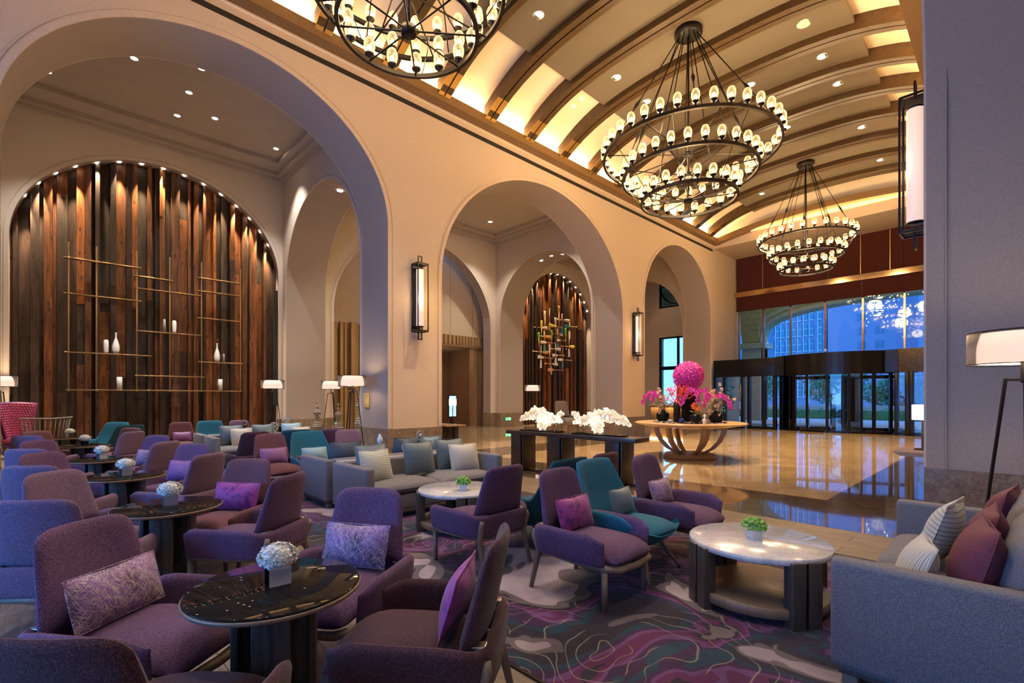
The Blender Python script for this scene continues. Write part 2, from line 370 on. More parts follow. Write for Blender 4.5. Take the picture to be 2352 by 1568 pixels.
def plank_mat():
    # reclaimed boat timber: streaky brown boards, dark stains, nail holes
    m, nt, b = newmat('reclaimed_timber'); oi = N(nt, 'ObjectInfo')
    v = coords(nt, (1,1,1), 'Object'); ad = N(nt, 'VectorMath', operation='ADD'); ml = N(nt, 'Math', operation='MULTIPLY'); ml.inputs[1].default_value = 50
    nt.links.new(oi.outputs['Random'], ml.inputs[0]); nt.links.new(v, ad.inputs[0]); nt.links.new(ml.outputs[0], ad.inputs[1])
    mp = N(nt, 'Mapping'); mp.inputs['Scale'].default_value = (5, 5, .5); nt.links.new(ad.outputs[0], mp.inputs[0])
    n = N(nt, 'TexNoise', Scale=2.2, Detail=7, Distortion=.8); nt.links.new(mp.outputs[0], n.inputs['Vector'])
    hue = ramp(nt, oi.outputs['Random'], [(0, (.026,.013,.010)), (.2, (.12,.040,.012)), (.38, (.040,.020,.014)), (.55, (.21,.072,.018)), (.68, (.032,.021,.018)), (.85, (.085,.034,.016))], 'CONSTANT')
    st = ramp(nt, n.outputs['Fac'], [(.3, (.30,.28,.28)), (.5, (.9,.88,.85)), (.75, (1.7,1.6,1.4))])
    mx = N(nt, 'Mix', data_type='RGBA', blend_type='MULTIPLY'); mx.inputs[0].default_value = 1; nt.links.new(hue, mx.inputs[6]); nt.links.new(st, mx.inputs[7])
    vo = N(nt, 'TexVoronoi', Scale=1.0); m3 = N(nt, 'Mapping'); m3.inputs['Scale'].default_value = (7, 7, 2.6); nt.links.new(ad.outputs[0], m3.inputs[0]); nt.links.new(m3.outputs[0], vo.inputs['Vector'])
    sp_ = ramp(nt, vo.outputs['Distance'], [(.10, (.12,.12,.14)), (.22, (1,1,1))])
    mx2 = N(nt, 'Mix', data_type='RGBA', blend_type='MULTIPLY'); mx2.inputs[0].default_value = .85; nt.links.new(mx.outputs[2], mx2.inputs[6]); nt.links.new(sp_, mx2.inputs[7])
    nt.links.new(mx2.outputs[2], b.inputs['Base Color']); b.inputs['Roughness'].default_value = .5; b.inputs['Specular IOR Level'].default_value = .35; bump(nt, b, n.outputs['Fac'], .4, .006)
    return m
M_timber = plank_mat()
def rug_mat():
    m, nt, b = newmat('rug_pile'); v = coords(nt, (1,1,1), 'Object')
    n0 = N(nt, 'TexNoise', Scale=.85, Detail=3, Distortion=.9); nt.links.new(v, n0.inputs['Vector'])
    patch = ramp(nt, n0.outputs['Fac'], [(0, (.28,.24,.25)), (.335, (.12,.10,.10)), (.37, (.030,.027,.038)), (.44, (.018,.048,.072)), (.475, (.045,.022,.06)), (.505, (.13,.055,.155)), (.53, (.10,.022,.075)), (.56, (.025,.023,.032)), (.585, (.15,.125,.115)), (.61, (.44,.37,.36)), (.70, (.15,.125,.115))], 'CONSTANT')
    n1 = N(nt, 'TexNoise', Scale=2.3, Detail=3); nt.links.new(v, n1.inputs['Vector'])
    sh = N(nt, 'Mix', data_type='RGBA', blend_type='MULTIPLY'); sh.inputs[0].default_value = .8
    nt.links.new(patch, sh.inputs[6]); nt.links.new(ramp(nt, n1.outputs['Fac'], [(.3, (.6,.55,.7)), (.7, (1.25,1.2,1.2))]), sh.inputs[7])
    # growth-ring contour lines around scattered centres
    dv = N(nt, 'TexNoise', Scale=1.4, Detail=2); nt.links.new(v, dv.inputs['Vector'])
    ad = N(nt, 'VectorMath', operation='MULTIPLY_ADD'); ad.inputs[1].default_value = (1.0,1.0,0); nt.links.new(dv.outputs['Color'], ad.inputs[0]); nt.links.new(v, ad.inputs[2])
    vo = N(nt, 'TexVoronoi', Scale=.62, voronoi_dimensions='2D'); nt.links.new(ad.outputs[0], vo.inputs['Vector'])
    mm = N(nt, 'Math', operation='MULTIPLY'); mm.inputs[1].default_value = 15; nt.links.new(vo.outputs['Distance'], mm.inputs[0])
    fr = N(nt, 'Math', operation='FRACT'); nt.links.new(mm.outputs[0], fr.inputs[0])
    ln = ramp(nt, fr.outputs[0], [(0, (0,0,0)), (.44, (0,0,0)), (.5, (1,1,1)), (.56, (0,0,0))])
    brk = N(nt, 'TexNoise', Scale=1.7); nt.links.new(v, brk.inputs['Vector'])
    bk = ramp(nt, brk.outputs['Fac'], [(.42, (0,0,0)), (.48, (1,1,1))])
    # rings only on the dark patches
    dk = ramp(nt, n0.outputs['Fac'], [(.36, (0,0,0)), (.37, (1,1,1)), (.58, (1,1,1)), (.585, (0,0,0))])
    a1 = N(nt, 'Math', operation='MULTIPLY'); nt.links.new(ln, a1.inputs[0]); nt.links.new(bk, a1.inputs[1])
    a2 = N(nt, 'Math', operation='MULTIPLY'); nt.links.new(a1.outputs[0], a2.inputs[0]); nt.links.new(dk, a2.inputs[1])
    mx = N(nt, 'Mix', data_type='RGBA'); nt.links.new(a2.outputs[0], mx.inputs[0]); nt.links.new(sh.outputs[2], mx.inputs[6]); mx.inputs[7].default_value = (.26,.22,.17,1)
    nt.links.new(mx.outputs[2], b.inputs['Base Color']); b.inputs['Roughness'].default_value = .95; b.inputs['Sheen Weight'].default_value = .2; b.inputs['Specular IOR Level'].default_value = .1
    pile = N(nt, 'TexNoise', Scale=160, Detail=2); nt.links.new(v, pile.inputs['Vector']); bump(nt, b, pile.outputs['Fac'], .5, .006)
    return m
M_rug = rug_mat()
M_blackglass = noisy('black_glass_top', (.008,.008,.009), (.016,.015,.015), 5, .02, spec=.09, bstr=0, sc3=(2,9,1), coat=0)
M_whitemarble = marble('white_marble_top', [(.3,(.50,.49,.49)),(.5,(.68,.66,.64)),(.7,(.76,.74,.72))], 4, .18, (.42,.42,.44), coat=.4, vscale=6)

# ------------------------------------------------------------------ structure: floors
XW = -10.7          # hall face of the arcade wall
XR = -0.69          # hall face of the right arcade
YE = 24.75          # end of the vaulted hall
floor = MB().box(-23, 5, -7.2, 29.5, -.12, -.012, M_floorsub).build('floor', kind='structure')
def piece(name, mb, parent): return mb.build(name, parent)
def laid(x0, x1, y0, y1, dx, dy, mat, name, stagger=.5, gap=.004, skip=None, top=0.0):
    base = None; row = 0; y = y0
    while y < y1-1e-3:
        yy = min(y+dy, y1); x = x0 - (dx*stagger*(row % 2)); row += 1
        while x < x1-1e-3:
            a, b_ = max(x, x0), min(x+dx, x1); x += dx
            if b_-a < .03 or (skip and skip(a, b_, y, yy)): continue
            full = abs(b_-a-dx) < 1e-4 and abs(yy-y-dy) < 1e-4
            if full and base:
                o = base.copy(); C.objects.link(o); o.location = ((a+b_)/2, (y+yy)/2, top)
            else:
                hx, hy = (b_-a)/2-gap/2, (yy-y)/2-gap/2
                o = MB().box(-hx, hx, -hy, hy, -.012, 0, mat).build(name, floor); o.location = ((a+b_)/2, (y+yy)/2, top)
                if full: base = o
        y = yy
RUG = (-13.2, .55, 1.88, 5.42)
under = lambda a, b_, y, yy: a > RUG[0]+.02 and b_ < RUG[1]-.02 and y > RUG[2]+.02 and yy < RUG[3]-.02
laid(-9.6, 2.4, -1.2, 6.5, 1.2, .24, M_plank, 'floor_plank', .5, skip=under)
MB().box(-19, -9.602, -7.2, 6.5, -.012, -.001, M_plank).build('floor_board_field', floor)['kind'] = 'stuff'
MB().box(-9.6, 5, -7.2, -1.2, -.012, -.001, M_plank).build('floor_board_field', floor)['kind'] = 'stuff'
laid(-9.2, -1.9, 8.2, 24.1, 1.2, 1.2, M_floorm, 'marble_tile', 0, .003)
laid(-10.7, 1.0, 6.5, 8.2, 1.5, .85, M_floord, 'dark_marble_tile', 0, .003)
laid(-10.7, -9.2, 8.2, 24.1, .75, 1.5, M_floord, 'dark_marble_tile', 0, .003)
laid(-1.9, -.69, 8.2, 24.1, 1.21, 1.5, M_floord, 'dark_marble_tile', 0, .003)
laid(-18.6, -10.7, 6.5, 24.4, 1.6, 1.6, M_floorm, 'marble_tile', 0, .003)
MB().box(-23, -18.6, 6.5, 24.4, -.012, 0, M_floorm).build('marble_field', floor)['kind'] = 'stuff'
MB().box(-12, 4, 24.1, 28.2, -.012, 0, M_floord).build('marble_field', floor)['kind'] = 'stuff'

# ------------------------------------------------------------------ structure: arched walls
def arch_pts(c, a, zs, b, n=40, p=2.0):
    return [(c - a*math.cos(PI*i/n), zs + b*math.sin(PI*i/n)) for i in range(n+1)]
def arched_wall(name, axis, at0, at1, lo, hi, top, arches, mat, mould_sides=(0,), base=True, mould_mat=None):
    """Wall whose outline carries floor-standing arched openings. axis 'x': runs along y between x=at0..at1."""
    out = [(lo, 0)]
    for c, a, zs, b in arches:
        out.append((c-a, 0)); out += arch_pts(c, a, zs, b); out.append((c+a, 0))
    out += [(hi, 0), (hi, top), (lo, top)]
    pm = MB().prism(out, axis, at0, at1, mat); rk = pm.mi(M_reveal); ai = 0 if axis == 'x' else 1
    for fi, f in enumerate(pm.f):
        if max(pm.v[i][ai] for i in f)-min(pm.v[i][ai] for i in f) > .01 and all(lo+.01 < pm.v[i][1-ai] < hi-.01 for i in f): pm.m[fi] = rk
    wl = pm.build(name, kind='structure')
    def P(t, r): return (t, r[0], r[1]) if axis == 'x' else (r[0], t, r[1])
    for side in mould_sides:
        t0 = at0 if side == 0 else at1; sg = (1 if at0 > at1 else -1)*(1 if side == 0 else -1)
        for c, a, zs, b in arches:
            # two stepped mouldings around the opening
            for w0, w1, pr in ((-.0, .10, .022), (.125, .145, .012)):
                inn = [(c-a-w0, .72)] + arch_pts(c, a+w0, zs, b+w0, 48) + [(c+a+w0, .72)]
                ou = [(c-a-w1, .72)] + arch_pts(c, a+w1, zs, b+w1, 48) + [(c+a+w1, .72)]
                vs = []; fs = []; n = len(inn)
                for q in range(n):
                    vs += [P(t0, inn[q]), P(t0, ou[q]), P(t0+sg*pr, inn[q]), P(t0+sg*pr, ou[q])]
                for q in range(n-1):
                    i = q*4; fs += [(i+2, i+3, i+7, i+6), (i, i+2, i+6, i+4), (i+1, i+5, i+7, i+3)]
                MB().add(vs, fs, mould_mat or mat).build('arch_moulding', wl)
    if base:
        # marble base wraps each pier
        edges = [lo] + [e for c, a, zs, b in arches for e in (c-a, c+a)] + [hi]
        for q in range(0, len(edges), 2):
            e0, e1 = edges[q], edges[q+1]; x0, x1 = min(at0, at1)-.018, max(at0, at1)+.018
            n = max(1, round((e1-e0)/.85))
            for k in range(n):
                s0, s1 = e0-.018+(e1-e0+.036)*k/n, e0-.018+(e1-e0+.036)*(k+1)/n-.004
                mb = MB()
                if axis == 'x': mb.box(x0, x1, s0, s1, 0, .71, M_base)
                else: mb.box(s0, s1, x0, x1, 0, .71, M_base)
                mb.build('base_slab', wl)
    return wl
A1 = (2.74, 3.31, 5.7, 2.82); A2 = (12.0, 4.34, 4.75, 3.70); A3 = (21.12, 3.17, 5.5, 2.95)
wall_left = arched_wall('wall_left', 'x', XW, -12.02, -7.2, YE, 9.27, [A1, A2, A3], M_plaster, (0, 1))
XB = -18.2
B1 = (2.62, 3.33, 5.72, 2.9)
B2 = (12.0, 4.02, 4.9, 3.65); B3 = (21.35, 3.06, 5.62, 3.0)
M_plaster_lit = noisy('back_wall_plaster_lightened', (.60,.53,.46), (.66,.58,.50), 60, .85, bstr=.2, bdist=.005)  # inner plaster lightened in colour to brighten the underlit back wall
wall_back = arched_wall('wall_back', 'x', XB, -18.75, -7.2, 29, 9.6, [B1, B2, B3], M_plaster_lit, (0,))
XC = (-15.04, 2.81, 5.3, 2.85)
wall_cross_1 = arched_wall('wall_cross_1', 'y', 6.10, 7.50, -18.2, -12.02, 9.6, [XC], M_plaster2, (0, 1))
wall_cross_2 = arched_wall('wall_cross_2', 'y', 16.36, 17.95, -18.2, -12.02, 9.6, [XC], M_plaster2, (0, 1))
wall_cross_3 = arched_wall('wall_cross_3', 'y', 24.40, 25.2, -18.2, -12.02, 9.6, [XC], M_plaster2, (0,))
MB().box(-23, -12.0, -1.4, -1.2, 0, 9.6, M_plaster2).build('wall_bay_rear', kind='structure')
# right arcade: the near pier with its wall above, arches beyond
R1 = (2.77, 4.375, 4.8, 3.7); R2 = (13.0, 4.1, 5.0, 3.6); R3 = (21.2, 2.6, 5.6, 2.9)
wall_right = arched_wall('wall_right', 'x', XR, .75, -7.2, 28, 9.27, [R1, R2, R3], M_plaster2, (0,), True)
# grooved corner strip on the near pier
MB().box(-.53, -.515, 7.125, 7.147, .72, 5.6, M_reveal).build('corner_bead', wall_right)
MB().box(4.2, 4.4, -7.2, 29, 0, 9.5, M_plaster2).build('wall_right_aisle', kind='structure')
MB().box(.75, 4.2, 7.4, 7.6, 0, 9.3, M_plaster2).build('wall_aisle_cross', kind='structure')
MB().box(.75, 4.2, -7.2, 29, 9.3, 9.4, M_bayceil).build('ceiling_aisle', kind='structure')
# bay ceilings with stepped cornices
cn = 0
for y0, y1 in ((-1.2, 6.1), (7.5, 16.36), (17.95, 24.4)):
    cn += 1
    cl = MB().box(XB, -12.02, y0, y1, 9.55, 9.7, M_bayceil).build('ceiling_bay_%d' % cn, kind='structure')
    for k, (wd, z0, z1) in enumerate(((.10, 9.17, 9.27), (.26, 9.27, 9.40), (.46, 9.40, 9.55))):
        if y0 < 0 and k == 2: wd = .9
        mb = MB(); mb.box(XB, XB+wd, y0, y1, z0, z1, M_bayceil); mb.box(-12.02-min(wd,.46), -12.02, y0, y1, z0, z1, M_bayceil)
        mb.box(XB+wd, -12.02-min(wd,.46), y0, y0+min(wd,.46), z0, z1, M_bayceil); mb.box(XB+wd, -12.02-min(wd,.46), y1-min(wd,.46), y1, z0, z1, M_bayceil)
        mb.build('cornice', cl)
# rear end of the hall: tall glazing that lets the dusk in
wr = MB()
wr.box(-12, -9.7, -7.4, -7.0, 0, 11.2, M_plaster); wr.box(-1.0, 4.4, -7.4, -7.0, 0, 11.2, M_plaster); wr.box(-9.7, -1.0, -7.4, -7.0, 4.4, 11.2, M_plaster)
wr.build('wall_rear', kind='structure')
wf = MB()
for i in range(7): x = -9.7+8.7*i/6; wf.box(x-.05, x+.05, -7.3, -7.15, 0, 4.4, M_blackframe)
for z in (0, 2.6, 4.32): wf.box(-9.7, -1, -7.3, -7.15, z, z+.08, M_blackframe)
w1 = wf.build('window_1', kind='structure')
for i in range(6):
    x = -9.7+8.7*i/6; MB().box(x+.05, x+1.4, -7.24, -7.22, .08, 4.32, M_glass).build('pane', w1)

# ------------------------------------------------------------------ vaulted ceiling
VC = -5.6
def zr(x): t = x-VC; return 10.40 - .0155*t*t - .00124*t**4
ceiling = None
def curved(x0, x1, y0, y1, dz0, dz1, mat, n=22, fn=zr):
    poly = [(x0+(x1-x0)*i/n, fn(x0+(x1-x0)*i/n)+dz0) for i in range(n+1)]
    poly += [(x1-(x1-x0)*i/n, fn(x1-(x1-x0)*i/n)+dz1) for i in range(n+1)]
    # strip extruded along y as quads
    vs = []; fs = []; m_ = n+1
    for y in (y0, y1):
        vs += [(p[0], y, p[1]) for p in poly]
    K = 2*m_
    for i in range(n):
        fs += [(i, i+1, K+i+1, K+i), (m_+i, m_+i+1, K+m_+i+1, K+m_+i)]
        j = 2*m_-1-i
        fs += [(i, j, j-1, i+1), (K+i, K+i+1, K+j-1, K+j)]
    fs += [(0, K, K+2*m_-1, 2*m_-1), (m_-1, m_, K+m_, K+m_-1)]
    return MB().add(vs, fs, mat)
ceiling = curved(XW, XR, -7.2, YE+.2, .36, .46, M_cove, 30).build('ceiling', kind='structure')
RX0, RX1 = -10.42, -1.50
rib0 = None
RIBS = [8.935+1.6*k for k in range(-10, 10)]
gold = None
for i, y in enumerate(RIBS):
    if rib0 is None:
        rib0 = curved(RX0, RX1, 0, .165, 0, .38, M_rib).build('rib', ceiling)
        rg = curved(RX0, RX1, .165, .205, .03, .38, M_slot).build('rib_groove', rib0)
        rb = curved(RX0, RX1, .205, .37, 0, .38, M_rib).build('rib_half', rib0)
        g1 = curved(RX0, RX0+.62, -.002, .166, -.006, .012, M_gold, 5).build('brass_shoe', rib0)
        g2 = curved(RX0, RX0+.62, .204, .372, -.006, .012, M_gold, 5).build('brass_shoe', rib0)
        r = rib0
    else: r = copy_tree(rib0); r.parent = ceiling
    r.location = (0, y, 0)
dp0 = None
for i, y in enumerate(RIBS[:-1]):
    if dp0 is None: dp0 = curved(-8.62, -2.62, 0, 1.23, .17, .30, M_ceil).build('dropped_panel', ceiling); d = dp0
    else: d = dp0.copy(); C.objects.link(d)
    d.location = (0, y+.37, 0)
d = curved(-8.62, -2.62, 0, .62, .17, .30, M_ceil).build('dropped_panel', ceiling); d.location = (0, RIBS[-1]+.37, 0)
# vertical lit cove walls between the beams and the vault springing
for x0, x1 in ((XW-.02, XW+.02), (-1.12, -1.08)):
    MB().box(x0, x1, -7.2, YE, 9.2, 10.1, M_cove).build('cove_wall', ceiling)
bm1 = MB().box(XW, -10.37, -7.2, YE-.02, 9.255, 9.36, M_beam); bm1.box(-10.42, -10.37, -7.2, YE-.02, 9.36, 9.50, M_beam)
bm1.build('cornice_beam', ceiling)
bm2 = MB().box(-1.57, XR, -7.2, YE-.02, 9.255, 9.36, M_beam); bm2.box(-1.57, -1.52, -7.2, YE-.02, 9.36, 9.50, M_beam)
bm2.build('cornice_beam', ceiling)
MB().box(XW-.01, XW+.02, -7.2, YE-.25, 8.93, 9.04, M_slot).build('linear_grille', wall_left)
MB().box(XW-.01, XW+.035, -7.2, YE-.1, 9.225, 9.25, M_plaster).build('picture_rail', wall_left)
# end arch: flat-arched oak beam and plaster face over the entrance zone
def ze(x): t = (x+5.6)/4.8; return 9.28 + .50*(1-t*t)
curved(-10.42, -1.0, YE-.32, YE, 0, .04, M_beam, 24, ze).build('end_beam', ceiling)
curved(-10.42, -1.0, YE-.34, YE-.30, 0, .26, M_beam, 24, ze).build('end_beam_face', ceiling)
poly = [(XW, 9.12)] + [(XW+(XR-XW)*i/24, ze(XW+(XR-XW)*i/24)+.03) for i in range(25)] + [(XR, 9.12)]
MB().prism(poly, 'y', YE-.01, YE+.25, M_plaster).build('wall_end_lunette', kind='structure')
poly = [(XW, 9.2)] + [(XW+(XR-XW)*i/24, ze(XW+(XR-XW)*i/24)) for i in range(25)] + [(XR, 9.2), (XR, 11.2), (XW, 11.2)]
MB().prism(poly, 'y', YE+.02, YE+.2, M_cove).build('wall_end_upper', kind='structure')
MB().box(-12.1, 4, YE+.22, 28.2, 9.12, 9.3, M_plaster).build('ceiling_entrance', kind='structure')
MB().box(-12.0, XW-.04, YE, 28.1, 0, 9.2, M_plaster).build('wall_entrance_left', kind='structure')
MB().box(XR+.01, .7, YE, 28.1, 0, 9.2, M_plaster).build('wall_entrance_right', kind='structure')

# ------------------------------------------------------------------ timber feature walls (boards are pieces of the wall)
def timber_wall(x, y0, y1, ztop, seed, wmul=1.0):
    rnd = random.Random(seed)
    MB().box(x-.30, x-.25, y0, y1, 0, ztop, M_slot).build('timber_backing', wall_back)
    y = y0; base = {}; cnt = 0; last = 0
    while y < y1:
        wd = rnd.choice((.08, .11, .14, .18, .23))*wmul; wd = min(wd, y1-y)
        if wd < .03: break
        dep = rnd.choice([d for d in (.02, .05, .14, .24) if abs(d-last) > .05]); last = dep
        cuts = [0] + rnd.choice(([], [rnd.uniform(1.2, ztop-1)], [rnd.uniform(1.2, 3.2), rnd.uniform(4, ztop-1)])) + [ztop]
        for a, b_ in zip(cuts[:-1], cuts[1:]):
            o = MB().box(x-.25, x-.25+dep+rnd.uniform(0, .008), -wd/2+.004, wd/2-.004, 0, b_-a-.006, M_timber).build('board', wall_back)
            o.location = (0, y+wd/2, a); cnt += 1
        y += wd
timber_wall(-18.42, -.95, 6.09, 8.75, 3)
timber_wall(-18.42, 17.96, 24.45, 8.9, 5, 1.25)
# round-topped cabinet metal panels beside the boards
MB().box(-18.3, -18.24, 5.80, 5.96, 1.2, 5.3, M_slot).build('speaker_grille_panel', wall_back)

# bay 2 back recess: cloth panels above an oak slat screen with a doorway
XN = -19.35
wn = MB(); wn.box(XN-.3, XN, 6.0, 18, 4.35, 9.6, M_panelcloth); wn.box(XN-.3, XN, 6.0, 11.6, 0, 4.4, M_oakd); wn.box(XN-.3, XN, 16.3, 18, 0, 4.4, M_plaster2)
wall_niche = wn.build('wall_niche', kind='structure')
for y in (9.75, 11.6, 13.0, 14.4, 15.8): MB().box(XN-.01, XN+.003, y-.006, y+.006, 4.6, 9.5, M_slot).build('panel_joint', wall_niche)
MB().box(XN-.3, XB-.5, 6.0, 6.3, 0, 9.6, M_plaster2).build('niche_side', wall_niche); MB().box(XN-.3, XB-.5, 17.6, 17.9, 0, 9.6, M_plaster2).build('niche_side', wall_niche)
rnd = random.Random(4); y = 6.35
while y < 11.7:
    wd = rnd.choice((.10, .13, .18)); d = rnd.choice((.10, .20, .30)); zb = rnd.choice((0, 0, 0, 1.9, 1.4))
    MB().box(XN, XN+d, y, y+wd, zb, 4.60+rnd.uniform(-.01,.02), M_slat).build('slat', wall_niche); y += wd+rnd.choice((.06, .10, .13))
y = 11.75
while y < 16.6:
    wd = rnd.choice((.08, .12, .16)); MB().box(XN-.05, XN+.12, y, y+wd, 4.12, 4.58, M_slat).build('slat', wall_niche); y += wd+rnd.choice((.08, .10))
MB().box(XN-.3, XN+.1, 11.6, 16.85, 4.02, 4.12, M_oakd).build('door_header', wall_niche)
for y0, y1 in ((15.85, 16.1), (16.16, 16.42), (16.48, 16.85)): MB().box(XN-.3, XN+.02+.05*(y0>16.4), y0, y1, 0, 4.02, M_oakd).build('door_jamb', wall_niche)
MB().box(-23, XN-.25, 11.5, 11.65, 0, 4.3, M_plaster2).build('corridor_side', wall_niche)
MB().box(-22.9, -22.7, 11.6, 17, 0, 4.3, M_panelcloth).build('corridor_end', wall_niche)
MB().box(-22.7, -22.6, 14.6, 17, 0, 4.1, M_oakd).build('corridor_oak_panel', wall_niche)
MB().box(-23, XN-.25, 11.5, 17, 4.15, 4.3, M_bayceil).build('ceiling_corridor', kind='structure')
MB().box(-23, XN-.25, 16.85, 17, 0, 4.3, M_oakd).build('corridor_side', wall_niche)
light('AREA', 'corridor_cove', (-22.4, 13.4, 4.05), WARM, 26, (0, -.5, 0), .1, 3.0)
light('POINT', 'corridor_lamp', (-21, 14, 3.6), WARM, 22, size=.1)

# ------------------------------------------------------------------ entrance: glazing, blind, portal
YG = 27.8
g = MB(); gx = [-10.62, -9.35, -8.03, -6.48, -4.95, -3.41, -1.9, -.72]
for x in gx: g.box(x-.035, x+.035, YG-.12, YG+.05, 3.2, 9.1, M_copper)
g.box(-10.7, -.7, YG-.05, YG+.05, 3.2, 3.3, M_blackframe); g.box(-10.7, -.7, YG-.05, YG+.05, 9.0, 9.1, M_blackframe)
w2 = g.build('window_2', kind='structure')
for a, b_ in zip(gx[:-1], gx[1:]): MB().box(a+.035, b_-.035, YG-.01, YG+.01, 3.3, 9.0, M_glass).build('pane', w2)
bl = empty('roller_blind', (-5.7, YG-.3, 6.2), 0, 'wide maroon cloth blind across the top of the entrance glazing', 'blind')
bx = [-10.66, -9.3, -6.3, -5.0, -3.41, -.75]
def cloth(x0, x1, z0, z1, yo):
    return MB().slab(lambda u, v: ((x0+x1)/2+5.7+u*(x1-x0)/2, yo+.012*math.sin(u*9+v*3), (z0+z1)/2-6.2+v*(z1-z0)/2), .02, 16, 6, M_curtain, 30)
for a, b_ in zip(bx[:-1], bx[1:]): cloth(a, b_-.012, 7.22, 9.12, 0).build('upper_panel', bl)
for a, b_ in zip([-10.66, -8.0, -4.95, -3.41], [-8.0, -4.95, -3.41, -.75]):
    z = 6.2; cloth(a, b_-.01, z, 7.0, 0).build('lower_panel', bl)
MB().box(-10.66+5.7, -.75+5.7, .0, .012, -.0, .06, M_curtain).build('hem_bar', bl)
bb = MB()
bb.box(-5.06, 4.95, -.10, .02, .78, 1.05, M_steelgold); bb.build('mirror_band', bl)
for x in (-9.3, -5.0, -3.9): MB().box(x+5.7-.012, x+5.7+.012, -.03, -.015, 1.1, 2.9, M_gold).build('brass_bar', bl)

YD = 24.3
dz = 2.50
portal = empty('entrance_portal', (-5.5, YD, 0), 0, 'black metal entrance portal with curved revolving door drum under a dark header', 'entrance')
def pbox(name, x0, x1, y0, y1, z0, z1, m, b=0, par=portal): return MB().box(x0+5.5, x1+5.5, y0-YD, y1-YD, z0, z1, m, b).build(name, par)
pbox('header', -10.55, -7.6, YD-.02, YD+.3, dz, 3.34, M_blackframe, .01)
pbox('header', -3.25, -.72, YD-.02, YD+.3, dz, 3.42, M_bronze, .01)
pbox('roof_plate', -10.6, -.7, YD+.3, YG, 3.28, 3.34, M_blackframe)
RD = 3.0; cyd = 26.75
th0 = math.asin(2.15/RD)
def arcbox(name, t0, t1, r0, r1, z0, z1, m, n=10, par=portal):
    vs = []; fs = []
    for i in range(n+1):
        t = t0+(t1-t0)*i/n
        for r in (r0, r1):
            for z in (z0, z1): vs.append((r*math.sin(t), cyd-YD-r*math.cos(t), z))
    for i in range(n):
        a = i*4; b_ = a+4
        fs += [(a, a+1, b_+1, b_), (a+2, b_+2, b_+3, a+3), (a+1, a+3, b_+3, b_+1), (a, b_, b_+2, a+2)]
    fs += [(0, 2, 3, 1), (n*4, n*4+1, n*4+3, n*4+2)]
    mb = MB().add(vs, fs, m, False); o = mb.build(name, par); return o
arcbox('drum_header', -th0, th0, RD-.25, RD+.02, dz-.03, 3.40, M_blackframe, 24)
pbox('header_link', -7.7, -7.3, YD-.05, YD+.3, dz, 3.36, M_blackframe); pbox('header_link', -3.6, -3.2, YD-.05, YD+.3, dz, 3.40, M_blackframe)
for x in (-10.5, -10.02, -9.16, -8.86, -8.2, -7.72, -3.25, -2.92, -2.78): pbox('post', x-.07, x+.07, YD, YD+.22, 0, dz, M_blackframe, .008)
for x0, x1 in ((-10.43, -10.09), (-9.95, -9.23), (-8.79, -8.27), (-8.13, -7.79), (-3.18, -2.99), (-2.71, -.8)):
    pbox('door_glass', x0, x1, YD+.10, YD+.12, .12, dz-.05, M_doorglass)
    pbox('bottom_rail', x0, x1, YD+.07, YD+.15, 0, .12, M_blackframe)
for x in (-9.32, -9.20): MB().tube([(x+5.5, -.05, .75), (x+5.5, -.05, 2.1)], .018, M_copper, 8).build('pull_handle', portal)
posts = [-.78, -.60, -.40, -.20, -.045, .12, .215, .37, .52, .66, .78]
for t in (-.76, -.47, -.26, -.0, .26, .40, .55, .76): arcbox('drum_post', t-.016, t+.016, RD-.12, RD, 0, dz, M_blackframe, 1)
for a, b_ in ((-.74, -.49), (-.45, -.42), (-.38, -.28), (-.24, -.037), (.037, .24), (.28, .38), (.42, .53), (.57, .74)):
    arcbox('drum_glass', a, b_, RD-.07, RD-.05, .1, dz, M_doorglass, 3)
    arcbox('drum_rail', a, b_, RD-.10, RD-.02, 0, .1, M_blackframe, 3)
for k in range(4):
    a = k*PI/2+.42
    wing = MB(); Mx = Matrix.Translation((0, cyd-YD, 0)) @ Matrix.Rotation(a, 4, 'Z')
    wing.box(.1, 2.6, -.03, .03, 0, .1, M_blackframe, 0, Mx); wing.box(.1, 2.6, -.03, .03, dz-.15, dz, M_blackframe, 0, Mx)
    for x in (.1, 2.57): wing.box(x-.03, x+.03, -.03, .03, 0, dz, M_blackframe, 0, Mx)
    wing.box(.15, 2.5, -.006, .006, .1, dz-.15, M_doorglass, 0, Mx); wing.build('revolving_wing', portal)
# blue round decals on the left door glass
for u, v, r in ((1683, 889, 4), (1674, 895, 4), (1682, 924, 4), (1677, 938, 5), (1676, 908, 7)):
    p = onY(YD+.09, u, v); MB().lathe([(0, 0), (r*.021, 0), (r*.021, .004), (0, .004)], M_teal, 14, M=Matrix.Translation((p[0]+5.5, .09, p[2])) @ Matrix.Rotation(PI/2, 4, 'X')).build('round_decal', portal)
# small camera on the glazing
p = onY(YG-.17, 1897, 806); o = MB().box(-.05, .05, -.12, .05, -.04, .12, M_white, .02).build('security_camera'); o.location = p; tag(o, 'small white security camera on a mullion above the revolving door', 'camera')

